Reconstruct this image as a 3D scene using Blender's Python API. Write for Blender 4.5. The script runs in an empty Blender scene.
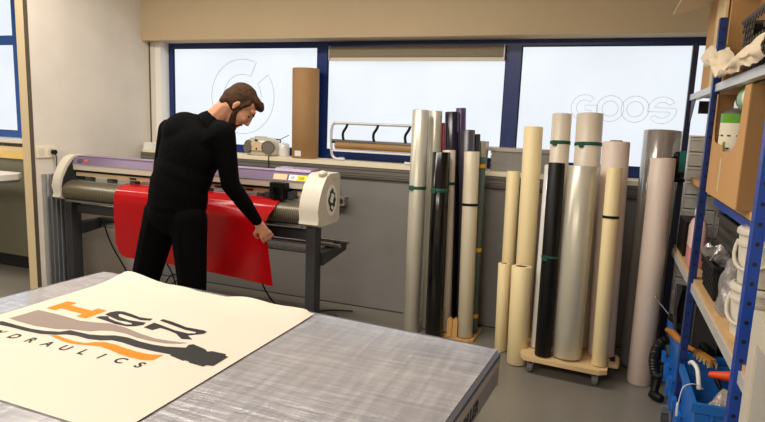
import bpy, bmesh, math, random
from mathutils import Vector, Matrix, noise
random.seed(7)
PI = math.pi
sc = bpy.context.scene
COL = sc.collection

# ------------------------------------------------------------------ materials
def lin(c):
    return tuple((x/12.92 if x <= .04045 else ((x+.055)/1.055)**2.4) for x in [v/255 for v in c])

def mat(name, rgb, rough=.5, metal=0., spec=.5, var=0., vscale=8., bump=0., bscale=40., stretch=(1,1,1),
        emit=None, alpha=None, trans=0., coat=0., sheen=0.):
    m = bpy.data.materials.new(name); m.use_nodes = True
    nt = m.node_tree; b = nt.nodes['Principled BSDF']
    c = lin(rgb)
    b.inputs['Base Color'].default_value = (*c, 1)
    b.inputs['Roughness'].default_value = rough
    b.inputs['Metallic'].default_value = metal
    b.inputs['Specular IOR Level'].default_value = spec
    if trans: b.inputs['Transmission Weight'].default_value = trans
    if coat: b.inputs['Coat Weight'].default_value = coat
    if sheen: b.inputs['Sheen Weight'].default_value = sheen
    if alpha is not None: b.inputs['Alpha'].default_value = alpha
    if emit:
        b.inputs['Emission Color'].default_value = (*lin(emit[0]), 1)
        b.inputs['Emission Strength'].default_value = emit[1]
    if var or bump:
        tc = nt.nodes.new('ShaderNodeTexCoord'); mp = nt.nodes.new('ShaderNodeMapping')
        mp.inputs['Scale'].default_value = stretch
        nt.links.new(tc.outputs['Object'], mp.inputs['Vector'])
        if var:
            n = nt.nodes.new('ShaderNodeTexNoise'); n.inputs['Scale'].default_value = vscale
            n.inputs['Detail'].default_value = 4
            nt.links.new(mp.outputs['Vector'], n.inputs['Vector'])
            r = nt.nodes.new('ShaderNodeMapRange')
            r.inputs['From Min'].default_value = .3; r.inputs['From Max'].default_value = .7
            r.inputs['To Min'].default_value = 1-var; r.inputs['To Max'].default_value = 1+var
            nt.links.new(n.outputs['Fac'], r.inputs['Value'])
            mx = nt.nodes.new('ShaderNodeVectorMath'); mx.operation = 'SCALE'
            mx.inputs[0].default_value = c
            nt.links.new(r.outputs['Result'], mx.inputs['Scale'])
            nt.links.new(mx.outputs['Vector'], b.inputs['Base Color'])
        if bump:
            n = nt.nodes.new('ShaderNodeTexNoise'); n.inputs['Scale'].default_value = bscale
            n.inputs['Detail'].default_value = 4
            nt.links.new(mp.outputs['Vector'], n.inputs['Vector'])
            bp = nt.nodes.new('ShaderNodeBump'); bp.inputs['Strength'].default_value = bump
            bp.inputs['Distance'].default_value = .02
            nt.links.new(n.outputs['Fac'], bp.inputs['Height'])
            nt.links.new(bp.outputs['Normal'], b.inputs['Normal'])
    return m

M = {}
def mk(k, *a, **kw): M[k] = mat(k, *a, **kw)
mk('plaster', (216,207,194), .85, var=.05, vscale=3, bump=.12, bscale=130)
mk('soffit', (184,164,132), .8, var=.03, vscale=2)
mk('jamb_white', (236,233,226), .6)
mk('panel_grey', (130,126,122), .45, var=.05, vscale=2.5)
mk('duct_grey', (112,106,99), .45)
mk('groove', (52,48,45), .6)
mk('floor', (128,122,113), .3, var=.07, vscale=2.2, bump=.02, bscale=8)
mk('ceiling', (225,218,205), .8)
mk('sill', (238,226,196), .45)
mk('blue_frame', (5,40,104), .3)
mk('blue_frame_lit', (40,92,172), .35)  # blue_frame lightened: light falling on the far-left window put into its colour
mk('rubber', (18,18,20), .7)
mk('tan_face', (206,186,148), .7)
mk('dark_strip', (84,72,58), .6)
mk('cream', (210,202,186), .4)
mk('cream_roll', (236,216,166), .5)
mk('pearl', (200,195,178), .3, spec=.6, metal=.25)
mk('silver_beige', (206,194,168), .35)
mk('silver', (190,190,192), .25, metal=.9)
mk('film_grey', (176,170,164), .18, metal=.55)
mk('white_film', (218,206,188), .35)
mk('clear_film', (222,220,218), .15, spec=.8)
mk('pinkish', (224,206,194), .45)
mk('black_gloss', (5,5,6), .16)
mk('black', (6,6,7), .5, spec=.3)
mk('black_matte', (20,20,21), .8)
mk('dark_grey', (50,50,52), .5)
mk('mid_grey', (110,110,112), .5)
mk('graphite', (86,84,90), .3, metal=.3)
mk('green_grey', (84,100,98), .45)
mk('purple_dark', (32,24,44), .18)
mk('purple_film', (84,62,108), .3)
mk('red_film', (190,14,28), .3)
mk('red_vinyl', (168,4,14), .2, spec=.5, bump=.05, bscale=5)
mk('green_band', (10,82,60), .6)
mk('yellow_band', (232,178,30), .5)
mk('core', (150,112,74), .8)
mk('core_dark', (110,84,58), .8)
mk('kraft', (160,122,78), .75, var=.05, vscale=5, stretch=(1,1,.3))
mk('kraft_dark', (150,110,68), .8, var=.05)
mk('carton', (202,154,98), .8, var=.06, vscale=3)
mk('carton_pale', (220,196,150), .8, var=.04)
mk('paper_beige', (240,222,192), .85, bump=.3, bscale=25)
mk('paper_white', (219,209,191), .55, spec=.3)
mk('print_orange', (216,134,16), .6, spec=.15)
mk('print_black', (26,23,21), .5, spec=.2)
mk('print_grey', (152,134,124), .6, spec=.2)
mk('plywood', (222,190,140), .6, var=.08, vscale=6, stretch=(1,6,6))
mk('wood', (206,160,96), .6, var=.08, vscale=5, stretch=(4,4,1))
mk('wood_dark', (176,116,48), .45, var=.1, vscale=8)
mk('board_chip', (206,166,116), .7, var=.08, vscale=25)
mk('steel', (150,150,148), .35, metal=.8)
mk('steel_light', (206,206,204), .4, metal=.3)
mk('alu', (176,178,182), .3, metal=.85)
mk('alu_dark', (120,122,126), .35, metal=.7)
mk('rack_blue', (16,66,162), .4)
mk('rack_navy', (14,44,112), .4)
mk('bin_blue', (34,110,196), .4, var=.04)
mk('purple_cover', (110,92,118), .35)
mk('purple_top', (144,122,152), .3)
mk('plat_ribbed', (58,56,54), .35)
mk('label_white', (240,236,226), .5)
mk('label_yellow', (236,206,40), .5)
mk('label_tan', (216,190,150), .5)
mk('ink', (28,26,28), .5)
mk('ink_red', (170,40,44), .5)
mk('ink_orange', (226,110,60), .5)
mk('olive', (112,110,92), .5, var=.03)
mk('bench_wood', (226,190,116), .5, var=.06, vscale=4)
mk('skin', (200,142,112), .5, spec=.35, var=.05, vscale=25)
mk('lip', (178,104,90), .5)
mk('hair', (64,42,26), .7, spec=.15, var=.25, vscale=60, bump=.5, bscale=120)
mk('beard', (58,38,26), .8, spec=.15, var=.25, vscale=90, bump=.5, bscale=200)
mk('sweater', (4,4,5), .9, var=.12, vscale=30, bump=.2, bscale=60, spec=.08)
mk('trousers', (4,4,5), .85, spec=.08, bump=.2, bscale=20)
mk('shoe', (24,24,26), .6)
mk('eye', (40,30,24), .2)
mk('radio_silver', (202,196,178), .35, metal=.25)
mk('grille', (104,98,88), .6, var=.1, vscale=200)
mk('slab', (146,142,136), .5, var=.12, vscale=30, stretch=(1,1,8))
mk('can_green', (96,160,34), .3)
mk('can_cream', (238,226,200), .4)
mk('teal', (14,106,98), .4)
mk('rattan', (70,62,54), .6, var=.15, vscale=60)
mk('tub_white', (222,216,200), .4)
mk('tub_grey', (176,172,164), .4)
mk('drawer_white', (232,230,222), .4)
mk('drawer_light', (250,250,246), .4)
mk('tub_purple', (58,52,128), .4)
mk('pink_liquid', (212,140,140), .25, spec=.6)
mk('pink_pale', (232,196,190), .3)
mk('bag_silver', (176,172,170), .25, metal=.5, bump=.5, bscale=30)
mk('bag_clear', (176,166,154), .2, spec=.9, bump=1., bscale=22)
mk('orange_red', (238,78,30), .5)
mk('hose', (22,21,21), .45)
mk('bristle', (190,160,110), .9)
mk('blind', (132,122,100), .8, var=.1, vscale=80)
mk('socket', (232,220,190), .5)
mk('box_grey', (142,134,120), .5)
mk('rail_grey', (170,160,146), .4)
mk('rail_taupe', (140,132,120), .45)
mk('lamp_body', (230,230,226), .5)

# frosted daylight panes: white privacy film on the glass, glowing with the overcast sky behind it
def pane_mat():
    m = bpy.data.materials.new('frosted_glass'); m.use_nodes = True
    nt = m.node_tree; b = nt.nodes['Principled BSDF']
    b.inputs['Base Color'].default_value = (.10,.11,.12,1); b.inputs['Roughness'].default_value = .35; b.inputs['Specular IOR Level'].default_value = .2
    tc = nt.nodes.new('ShaderNodeTexCoord'); n = nt.nodes.new('ShaderNodeTexNoise'); n.inputs['Scale'].default_value = 1.6
    n.inputs['Detail'].default_value = 5
    nt.links.new(tc.outputs['Object'], n.inputs['Vector'])
    r = nt.nodes.new('ShaderNodeMapRange'); r.inputs['From Min'].default_value = .3; r.inputs['From Max'].default_value = .7
    r.inputs['To Min'].default_value = PANE*.95; r.inputs['To Max'].default_value = PANE*1.06
    nt.links.new(n.outputs['Fac'], r.inputs['Value'])
    b.inputs['Emission Color'].default_value = (.90,.96,1.03,1)
    nt.links.new(r.outputs['Result'], b.inputs['Emission Strength'])
    return m
PANE = .89
M['pane'] = pane_mat()

# creased transparent film over the grey cutting mat on the table
def table_mat():
    m = bpy.data.materials.new('table_film'); m.use_nodes = True
    nt = m.node_tree; b = nt.nodes['Principled BSDF']
    tc = nt.nodes.new('ShaderNodeTexCoord')
    def nz(scale, st, det=4):
        mp = nt.nodes.new('ShaderNodeMapping'); mp.inputs['Scale'].default_value = st
        nt.links.new(tc.outputs['Object'], mp.inputs['Vector'])
        n = nt.nodes.new('ShaderNodeTexNoise'); n.inputs['Scale'].default_value = scale; n.inputs['Detail'].default_value = det
        nt.links.new(mp.outputs['Vector'], n.inputs['Vector']); return n
    a = nz(3.2, (1.6,16,1), 6); c = nz(3, (14,1.6,1), 6)
    ad = nt.nodes.new('ShaderNodeMath'); ad.operation = 'ADD'
    nt.links.new(a.outputs['Fac'], ad.inputs[0]); nt.links.new(c.outputs['Fac'], ad.inputs[1])
    cr = nt.nodes.new('ShaderNodeValToRGB')
    cr.color_ramp.elements[0].position = .36; cr.color_ramp.elements[0].color = (*lin((142,144,150)),1)
    cr.color_ramp.elements[1].position = .64; cr.color_ramp.elements[1].color = (*lin((184,185,189)),1)
    el = cr.color_ramp.elements.new(.5); el.color = (*lin((163,161,169)),1)
    mp2 = nt.nodes.new('ShaderNodeMath'); mp2.operation = 'MULTIPLY'; mp2.inputs[1].default_value = .5
    nt.links.new(ad.outputs[0], mp2.inputs[0]); nt.links.new(mp2.outputs[0], cr.inputs['Fac'])
    nt.links.new(cr.outputs['Color'], b.inputs['Base Color'])
    b.inputs['Roughness'].default_value = .24
    b.inputs['Specular IOR Level'].default_value = .9
    b.inputs['Coat Weight'].default_value = 1; b.inputs['Coat Roughness'].default_value = .13; b.inputs['Coat IOR'].default_value = 2.6
    bp = nt.nodes.new('ShaderNodeBump'); bp.inputs['Strength'].default_value = .22; bp.inputs['Distance'].default_value = .02
    nt.links.new(ad.outputs[0], bp.inputs['Height']); nt.links.new(bp.outputs['Normal'], b.inputs['Normal'])
    return m
M['table_film'] = table_mat()

# ribbed platen: fine stripes around the roller
def rib_mat():
    m = mat('platen_ribs', (84,78,66), .35, metal=.3)
    nt = m.node_tree; b = nt.nodes['Principled BSDF']
    tc = nt.nodes.new('ShaderNodeTexCoord'); w = nt.nodes.new('ShaderNodeTexWave'); w.bands_direction = 'X'
    w.inputs['Scale'].default_value = 22
    nt.links.new(tc.outputs['Object'], w.inputs['Vector'])
    cr = nt.nodes.new('ShaderNodeValToRGB')
    cr.color_ramp.elements[0].color = (*lin((46,44,42)),1); cr.color_ramp.elements[1].color = (*lin((124,114,88)),1)
    nt.links.new(w.outputs['Fac'], cr.inputs['Fac']); nt.links.new(cr.outputs['Color'], b.inputs['Base Color'])
    return m
M['ribs'] = rib_mat()

def math_node(nt, op, a, b=None):
    n = nt.nodes.new('ShaderNodeMath'); n.operation = op
    for i,v in enumerate((a,b)):
        if v is None: continue
        if hasattr(v,'is_output'): nt.links.new(v,n.inputs[i])
        else: n.inputs[i].default_value = v
    return n.outputs[0]
def hole_mix(m, fac, dark=(16,16,18)):
    nt = m.node_tree; b = nt.nodes['Principled BSDF']
    mx = nt.nodes.new('ShaderNodeMix'); mx.data_type = 'RGBA'
    mx.inputs[6].default_value = b.inputs['Base Color'].default_value[:]; mx.inputs[7].default_value = (*lin(dark),1)
    nt.links.new(fac,mx.inputs[0]); nt.links.new(mx.outputs[2],b.inputs['Base Color'])
def post_mat(name, rgb, xc, yc):
    # punched round holes every 6 cm on both flanges of the post
    m = mat(name, rgb, .4); nt = m.node_tree
    tc = nt.nodes.new('ShaderNodeTexCoord'); sp = nt.nodes.new('ShaderNodeSeparateXYZ'); nt.links.new(tc.outputs['Object'],sp.inputs[0])
    dz = math_node(nt,'MULTIPLY',math_node(nt,'SUBTRACT',math_node(nt,'FRACT',math_node(nt,'DIVIDE',sp.outputs[2],.06)),.5),.06)
    def near(ax, c):
        d = math_node(nt,'SUBTRACT',ax,c)
        return math_node(nt,'LESS_THAN',math_node(nt,'SQRT',math_node(nt,'ADD',math_node(nt,'MULTIPLY',d,d),math_node(nt,'MULTIPLY',dz,dz))),.0065)
    hole_mix(m, math_node(nt,'MAXIMUM',near(sp.outputs[0],xc),near(sp.outputs[1],yc)))
    return m
def lattice_mat(name, rgb, pxy, pz, dark):
    m = mat(name, rgb, .55); nt = m.node_tree
    tc = nt.nodes.new('ShaderNodeTexCoord'); sp = nt.nodes.new('ShaderNodeSeparateXYZ'); nt.links.new(tc.outputs['Object'],sp.inputs[0])
    def band(v, p, k): return math_node(nt,'LESS_THAN',math_node(nt,'ABSOLUTE',math_node(nt,'SUBTRACT',math_node(nt,'FRACT',math_node(nt,'DIVIDE',v,p)),.5)),k)
    f = math_node(nt,'MULTIPLY',math_node(nt,'MULTIPLY',band(math_node(nt,'ADD',sp.outputs[0],9),pxy,.3),band(math_node(nt,'ADD',sp.outputs[1],9),pxy,.3)),band(sp.outputs[2],pz,.25))
    hole_mix(m, f, dark); return m
M['crate_lattice'] = lattice_mat('crate_lattice',(20,19,19),.043,.045,(70,66,60))

# ------------------------------------------------------------------ mesh builder (world coordinates)
class MB:
    def __init__(s): s.bm = bmesh.new(); s.mi = 0
    def _f(s, vs):
        try:
            f = s.bm.faces.new(vs); f.material_index = s.mi; return f
        except ValueError: return None
    def box(s, c, size, rot=None, taper=None):
        hx, hy, hz = [v/2 for v in size]; c = Vector(c)
        R = rot if rot is not None else Matrix.Identity(3)
        vs = []
        for z in (-1,1):
            k = 1 if (taper is None or z > 0) else taper
            for x, y in ((-1,-1),(1,-1),(1,1),(-1,1)):
                vs.append(s.bm.verts.new(c + R @ Vector((x*hx*k, y*hy*k, z*hz))))
        for idx in ((3,2,1,0),(4,5,6,7),(0,1,5,4),(1,2,6,5),(2,3,7,6),(3,0,4,7)): s._f([vs[i] for i in idx])
        return s
    def bx(s, x0,x1,y0,y1,z0,z1): return s.box(((x0+x1)/2,(y0+y1)/2,(z0+z1)/2),(abs(x1-x0),abs(y1-y0),abs(z1-z0)))
    def prism(s, pts, axis, a, b):
        """polygon pts in the two other axes (in order), extruded along axis from a to b"""
        def P(u,v,w):
            return {'x':(w,u,v),'y':(u,w,v),'z':(u,v,w)}[axis]
        lo = [s.bm.verts.new(P(u,v,a)) for u,v in pts]; hi = [s.bm.verts.new(P(u,v,b)) for u,v in pts]
        s._f(lo[::-1]); s._f(hi)
        n = len(pts)
        for i in range(n): s._f([lo[i],lo[(i+1)%n],hi[(i+1)%n],hi[i]])
        return s
    def flat(s, pts, z):
        s._f([s.bm.verts.new((x,y,z)) for x,y in pts]); return s
    def poly(s, pts):
        s._f([s.bm.verts.new(p) for p in pts]); return s
    def rings(s, rings, cap=True, closed=True):
        R = [[s.bm.verts.new(p) for p in r] for r in rings]
        n = len(R[0])
        for i in range(len(R)-1):
            for j in range(n if closed else n-1):
                s._f([R[i][j],R[i][(j+1)%n],R[i+1][(j+1)%n],R[i+1][j]])
        if cap and closed:
            s._f(R[0][::-1]); s._f(R[-1])
        return s
    def grid(s, nu, nv, fn):
        V = [[s.bm.verts.new(fn(i/(nu-1), j/(nv-1))) for j in range(nv)] for i in range(nu)]
        for i in range(nu-1):
            for j in range(nv-1): s._f([V[i][j],V[i+1][j],V[i+1][j+1],V[i][j+1]])
        return s
    def cyl(s, p0, p1, r0, r1=None, n=24, cap=True):
        p0, p1 = Vector(p0), Vector(p1); r1 = r0 if r1 is None else r1
        d = (p1-p0).normalized(); a = d.orthogonal().normalized(); b = d.cross(a)
        rg = [[p + (a*math.cos(2*PI*k/n)+b*math.sin(2*PI*k/n))*r for k in range(n)] for p, r in ((p0,r0),(p1,r1))]
        return s.rings(rg, cap)
    def ann(s, p0, p1, r, ri, n=32):
        p0, p1 = Vector(p0), Vector(p1)
        d = (p1-p0).normalized(); a = d.orthogonal().normalized(); b = d.cross(a)
        def ring(p, q): return [p + (a*math.cos(2*PI*k/n)+b*math.sin(2*PI*k/n))*q for k in range(n)]
        e = min(.003, (r-ri)*.3)
        rg = [ring(p0,ri),ring(p0,r-e),ring(p0+d*e,r),ring(p1-d*e,r),ring(p1,r-e),ring(p1,ri),ring(p0,ri)]
        return s.rings(rg, cap=False)
    def tube(s, pts, r, n=10, smooth=0, closed=False):
        pts = [Vector(p) for p in pts]
        if smooth:
            q = []
            m = len(pts)
            for i in range(m if closed else m-1):
                p0 = pts[(i-1)%m] if (closed or i) else pts[0]; p1 = pts[i]; p2 = pts[(i+1)%m]
                p3 = pts[(i+2)%m] if (closed or i+2 < m) else pts[-1]
                for t in range(smooth):
                    t /= smooth
                    q.append(.5*((2*p1)+(p2-p0)*t+(2*p0-5*p1+4*p2-p3)*t*t+(3*p1-p0-3*p2+p3)*t**3))
            if not closed: q.append(pts[-1])
            pts = q
        rg = []; a = None; N = len(pts)
        for i, p in enumerate(pts):
            d = (pts[(i+1)%N if closed else min(i+1,N-1)]-pts[(i-1)%N if closed else max(i-1,0)])
            if d.length < 1e-9: d = Vector((0,0,1))
            d.normalize()
            a = d.orthogonal() if a is None else a - d*a.dot(d)
            if a.length < 1e-6: a = d.orthogonal()
            a.normalize(); b = d.cross(a)
            rr = r[i*len(r)//N] if isinstance(r,(list,tuple)) else r
            rg.append([p+(a*math.cos(2*PI*k/n)+b*math.sin(2*PI*k/n))*rr for k in range(n)])
        if closed: rg.append(rg[0])
        return s.rings(rg, cap=not closed)
    def ell(s, c, r, rot=None, nu=20, nv=12):
        c = Vector(c); R = rot if rot is not None else Matrix.Identity(3)
        if not hasattr(r,'__len__'): r = (r,r,r)
        rg = []
        for i in range(nv+1):
            t = PI*max(.02,min(.98,i/nv))
            rg.append([c+R@Vector((r[0]*math.sin(t)*math.cos(2*PI*k/nu), r[1]*math.sin(t)*math.sin(2*PI*k/nu), -r[2]*math.cos(t))) for k in range(nu)])
        return s.rings(rg)
    def hull(s, c0, r0, c1, r1, n=14):
        b = bmesh.new()
        for c, r in ((c0,r0),(c1,r1)):
            bmesh.ops.create_icosphere(b, subdivisions=2, radius=r, matrix=Matrix.Translation(Vector(c)))
        res = bmesh.ops.convex_hull(b, input=b.verts[:])
        dead = [e for e in res['geom_interior'] if isinstance(e, bmesh.types.BMVert)]
        bmesh.ops.delete(b, geom=dead, context='VERTS')
        vm = {v: s.bm.verts.new(v.co) for v in b.verts}
        for f in b.faces: s._f([vm[v] for v in f.verts])
        b.free(); return s
    def lathe(s, c, prof, n=32, axis=None):
        c = Vector(c); d = Vector(axis or (0,0,1)).normalized(); a = d.orthogonal().normalized(); b = d.cross(a)
        rg = [[c+d*h+(a*math.cos(2*PI*k/n)+b*math.sin(2*PI*k/n))*max(r,1e-4) for k in range(n)] for r, h in prof]
        return s.rings(rg)
    def jitter(s, amp, scale, seed=0):
        for v in s.bm.verts:
            v.co += noise.noise_vector(v.co*scale+Vector((seed,seed*2.3,0)))*amp
        return s
    def build(s, name, m, parent=None, smooth=None, bevel=0, root=None, remesh=0, relax=0, sub=0, solid=0):
        bm = s.bm
        if bevel:
            es = [e for e in bm.edges if len(e.link_faces)==2 and e.calc_face_angle(0) > .6]
            bmesh.ops.bevel(bm, geom=es, offset=bevel, segments=2, profile=.7, affect='EDGES', clamp_overlap=True)
        bmesh.ops.recalc_face_normals(bm, faces=bm.faces[:])
        me = bpy.data.meshes.new(name); bm.to_mesh(me); bm.free()
        o = bpy.data.objects.new(name, me); COL.objects.link(o)
        for q in (m if isinstance(m,(list,tuple)) else [m]): me.materials.append(M[q] if isinstance(q,str) else q)
        if remesh or sub or solid:
            if remesh:
                md = o.modifiers.new('r','REMESH'); md.mode='VOXEL'; md.voxel_size=remesh
            if relax:
                md = o.modifiers.new('s','SMOOTH'); md.iterations=relax; md.factor=.5
            if solid:
                md = o.modifiers.new('t','SOLIDIFY'); md.thickness=solid; md.offset=0
            if sub:
                md = o.modifiers.new('u','SUBSURF'); md.levels=sub; md.render_levels=sub
            dg = bpy.context.evaluated_depsgraph_get(); dg.update()
            me2 = bpy.data.meshes.new_from_object(o.evaluated_get(dg))
            o.modifiers.clear(); o.data = me2; bpy.data.meshes.remove(me); me = me2; me.name = name
            if not me.materials:
                for q in (m if isinstance(m,(list,tuple)) else [m]): me.materials.append(M[q] if isinstance(q,str) else q)
        if smooth is None: smooth = 40
        if smooth:
            for p in me.polygons: p.use_smooth = True
            me.set_sharp_from_angle(angle=math.radians(smooth))
        place(o, parent)
        return o

def rootloc(p):
    v = Vector((0,0,0))
    while p: v += p.location; p = p.parent
    return v
def place(o, parent=None):
    """re-centre a world-space mesh on its parent, or on its own base"""
    me = o.data
    if parent is not None:
        me.transform(Matrix.Translation(-rootloc(parent))); o.parent = parent
    else:
        xs = [v.co for v in me.vertices]
        c = Vector(((min(v.x for v in xs)+max(v.x for v in xs))/2,(min(v.y for v in xs)+max(v.y for v in xs))/2,min(v.z for v in xs)))
        me.transform(Matrix.Translation(-c)); o.location = c
    me.update()

def tag(o, label=None, cat=None, group=None, kind=None):
    if label: o['label'] = label
    if cat: o['category'] = cat
    if group: o['group'] = group
    if kind: o['kind'] = kind
    return o
def thing(name, loc, label, cat, group=None, kind=None):
    o = bpy.data.objects.new(name, None); COL.objects.link(o); o.location = loc
    o.empty_display_size = .1
    return tag(o, label, cat, group, kind)
def struct(name, mb, m, **k):
    return tag(mb.build(name, m, **k), kind='structure')
def text(name, s, m, size, M4, parent, depth=.0006, shear=0., bold=0.):
    cu = bpy.data.curves.new(name,'FONT'); cu.body = s; cu.size = size; cu.extrude = depth
    cu.align_x = 'CENTER'; cu.align_y = 'CENTER'; cu.shear = shear; cu.offset = bold
    t = bpy.data.objects.new(name, cu); COL.objects.link(t)
    dg = bpy.context.evaluated_depsgraph_get(); dg.update()
    me = bpy.data.meshes.new_from_object(t.evaluated_get(dg))
    bpy.data.objects.remove(t); bpy.data.curves.remove(cu)
    me.name = name; me.transform(M4); me.materials.clear(); me.materials.append(M[m])
    o = bpy.data.objects.new(name, me); COL.objects.link(o); place(o, parent); return o
def frame(o, x, y):
    x = Vector(x).normalized(); z = x.cross(Vector(y)).normalized(); y = z.cross(x)
    m = Matrix((x,y,z)).transposed().to_4x4(); m.translation = Vector(o); return m
CEIL = 52
EXPO = 0.0
# ------------------------------------------------------------------ camera
cam_d = bpy.data.cameras.new('camera'); cam = bpy.data.objects.new('camera', cam_d); COL.objects.link(cam)
cam_d.sensor_width = 36; cam_d.lens = 585/765*36; cam_d.clip_start = .02
cx = Vector((.93343,.35675,.03788)); cu = Vector((-.08966,.12975,.98749)); cb = Vector((.34737,-.92515,.15310))
mw = Matrix((cx,cu,cb)).transposed().to_4x4(); mw.translation = (0,0,1.55)
cam.matrix_world = mw
sc.camera = cam

# ------------------------------------------------------------------ setting
PX = -4.087                      # partition face
struct('floor', MB().bx(-8,1.2,-3.2,4.9,-.1,0), 'floor')
struct('ceiling', MB().bx(-8,1.2,-3.2,4.9,2.95,3.05), 'ceiling')
struct('wall_right', MB().bx(1.02,1.2,-3.2,4.9,0,2.95), 'plaster')
struct('wall_left', MB().bx(-8.1,-8,-3.2,4.9,0,2.95), 'plaster')
struct('wall_front', MB().bx(-8,1.2,-3.3,-3.2,0,2.95), 'plaster')
# wall under the windows (grey panelling), the lintel above, the plaster strip at the window jamb
struct('wall_back', MB().bx(PX+.001,1.02,4.366,4.56,0,1.172), 'panel_grey')
struct('trim_1', MB().bx(PX+.001,1.02,4.352,4.3659,1.086,1.172).bx(PX+.001,1.02,4.347,4.3519,1.118,1.128), 'duct_grey')
struct('trim_2', MB().bx(PX+.001,1.02,4.3505,4.3659,1.075,1.0855).bx(PX+.001,1.02,4.349,4.3519,1.146,1.15).bx(PX+.001,1.02,4.349,4.3519,1.096,1.1), 'groove')
struct('baseboard_back', MB().bx(PX+.001,1.02,4.3605,4.3659,0,.008), 'groove')
sill = struct('window_sill', MB().bx(PX+.03,1.02,4.345,4.63,1.173,1.205), 'sill', bevel=.004)
struct('wall_lintel', MB().bx(PX+.001,1.02,4.395,4.9,2.192,2.95), 'soffit', bevel=.012)
struct('wall_jamb', MB().bx(PX+.001,-4.03,4.5,4.9,0,2.1915), 'plaster')
struct('trim_3', MB().bx(-4.0299,-3.965,4.505,4.7,1.2055,2.1915), 'jamb_white')
struct('trim_4', MB().bx(PX+.0005,PX+.006,4.487,4.4995,1.15,2.19), 'dark_strip')
struct('wall_jamb_right', MB().bx(.7601,1.02,4.56,4.9,1.2055,2.1915), 'plaster')
struct('wall_partition', MB().bx(PX-.085,PX,3.228,4.9,0,2.95), ['plaster'])
struct('trim_5', MB().bx(PX-.082,PX-.001,3.2215,3.2279,0,2.95), 'tan_face')
struct('corner_strip', MB().bx(PX-.002,PX+.003,3.2225,3.255,0,2.95), 'dark_strip')  # thin dark strip down the near corner of the partition
# wall of the next bay, left of the partition
struct('wall_back_left', MB().bx(-8,PX-.0855,4.6,4.9,0,1.2).bx(-8,-6.75,4.6,4.9,1.2,2.95), 'plaster')

def window(n, x0, x1, z0, z1, y, bars, mat_frame, label):
    w = thing('window_%d' % n, ((x0+x1)/2, y, z0), None, None, kind='structure')
    f = MB()
    l, r, b, t = bars
    f.bx(x0,x0+l,y-.03,y+.05,z0,z1).bx(x1-r,x1,y-.03,y+.05,z0,z1)
    f.bx(x0+l,x1-r,y-.03,y+.05,z0,z0+b).bx(x0+l,x1-r,y-.03,y+.05,z1-t,z1)
    f.build('window_frame', mat_frame, w, bevel=.004)
    g = MB().bx(x0+l-.004,x1-r+.004,y-.012,y-.002,z0+b-.004,z1-t+.004)
    g2 = MB()
    # black rubber gasket around the pane
    e = .008
    for q in ((x0+l,x0+l+e,z0+b,z1-t),(x1-r-e,x1-r,z0+b,z1-t),(x0+l+e,x1-r-e,z0+b,z0+b+e),(x0+l+e,x1-r-e,z1-t-e,z1-t)):
        g2.bx(q[0],q[1],y-.02,y-.0125,q[2],q[3])
    p = g.build('pane', 'pane', w)
    g2.build('gasket', 'rubber', w)
    return w
WY, WB, WT = 4.645, 1.2055, 2.205
w1 = window(1,-3.9649,-2.336,WB,WT,WY,(.05,.048,.065,.055),'blue_frame','')
w2 = window(2,-2.3359,-.718,WB,WT,WY,(.048,.055,.075,.055),'blue_frame','')
w3 = window(3,-.7179,.76,WB,WT,WY,(.058,.05,.075,.06),'blue_frame','')
w4 = window(4,-6.74,-5.2,1.21,2.94,4.66,(.04,.04,.07,.05),'blue_frame_lit','')
MB().bx(-6.06,-5.97,4.635,4.7,1.281,2.89).build('window_bar','blue_frame_lit',w4)
MB().bx(-6.7,-6.0605,4.636,4.7,2.2,2.3).bx(-5.9695,-5.241,4.636,4.7,2.2,2.3).build('window_bar','blue_frame_lit',w4)
struct('trim_7', MB().bx(-7.9,PX-.09,4.42,4.6295,1.165,1.205), 'jamb_white')
struct('wall_back_upper', MB().bx(-5.1995,PX-.0855,4.6,4.9,1.205,2.95), 'plaster')

# outlines of the letters cut in the privacy film
LY = WY-.0155
def outline(pts, closed=True, w=w3, r=.0011, sm=0):
    return MB().tube([(x,LY,z) for x,z in pts], r, n=6, closed=closed).build('cut_line', M['cutline'], w)
def arc(cx_, cz, r, a0, a1, n=40):
    return [(cx_+r*math.cos(math.radians(a0+(a1-a0)*i/n)), cz+r*math.sin(math.radians(a0+(a1-a0)*i/n))) for i in range(n+1)]
M['cutline'] = mat('cut_line', (150,154,154), .6)
# large ring with a notch on the left pane
outline(arc(-3.15,1.715,.335,64,396)+arc(-3.15,1.715,.20,396,64), w=w1, r=.0017)
# GOOS on the right pane
RO, RI = .093, .055
gx, gz = -.178, 1.70
outline(arc(gx,gz,RO,48,360)+[(gx+RO,gz+.018),(gx+.004,gz+.018),(gx+.004,gz-.018),(gx+RI-.006,gz-.018)]+arc(gx,gz,RI,-22,-312))
for ox in (0.0,.168):
    outline(arc(ox,1.697,RO,0,360)[:-1]); outline(arc(ox,1.697,RI,0,360)[:-1])
sx, szz = .345, 1.695
outline(arc(sx,szz,RO,35,190,24)+[(sx-RO,szz-.012),(sx+RI-.01,szz-.012)]+arc(sx,szz,RI,-20,-140,18)+[(sx-.065,szz-.05)]+arc(sx,szz,RO,-140,8,24)
        +[(sx-.05,szz+.018)]+arc(sx,szz,RI,150,40,16))

# roller blind at the head of the middle window
t = thing('roller_blind', (-1.5,4.58,2.02), 'grey-brown roller blind rolled up at the head of the middle window', 'blind')
MB().bx(-2.245,-.785,4.565,4.612,2.06,2.142).build('blind_fabric','blind',t,bevel=.008)
MB().bx(-2.245,-.785,4.575,4.595,2.028,2.0595).build('bottom_bar','cream',t,bevel=.006)
MB().bx(-2.25,-2.2455,4.56,4.613,2.03,2.148).build('end_bracket','steel_light',t)
MB().bx(-.7845,-.779,4.56,4.613,2.03,2.148).build('end_bracket','steel_light',t)

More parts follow.
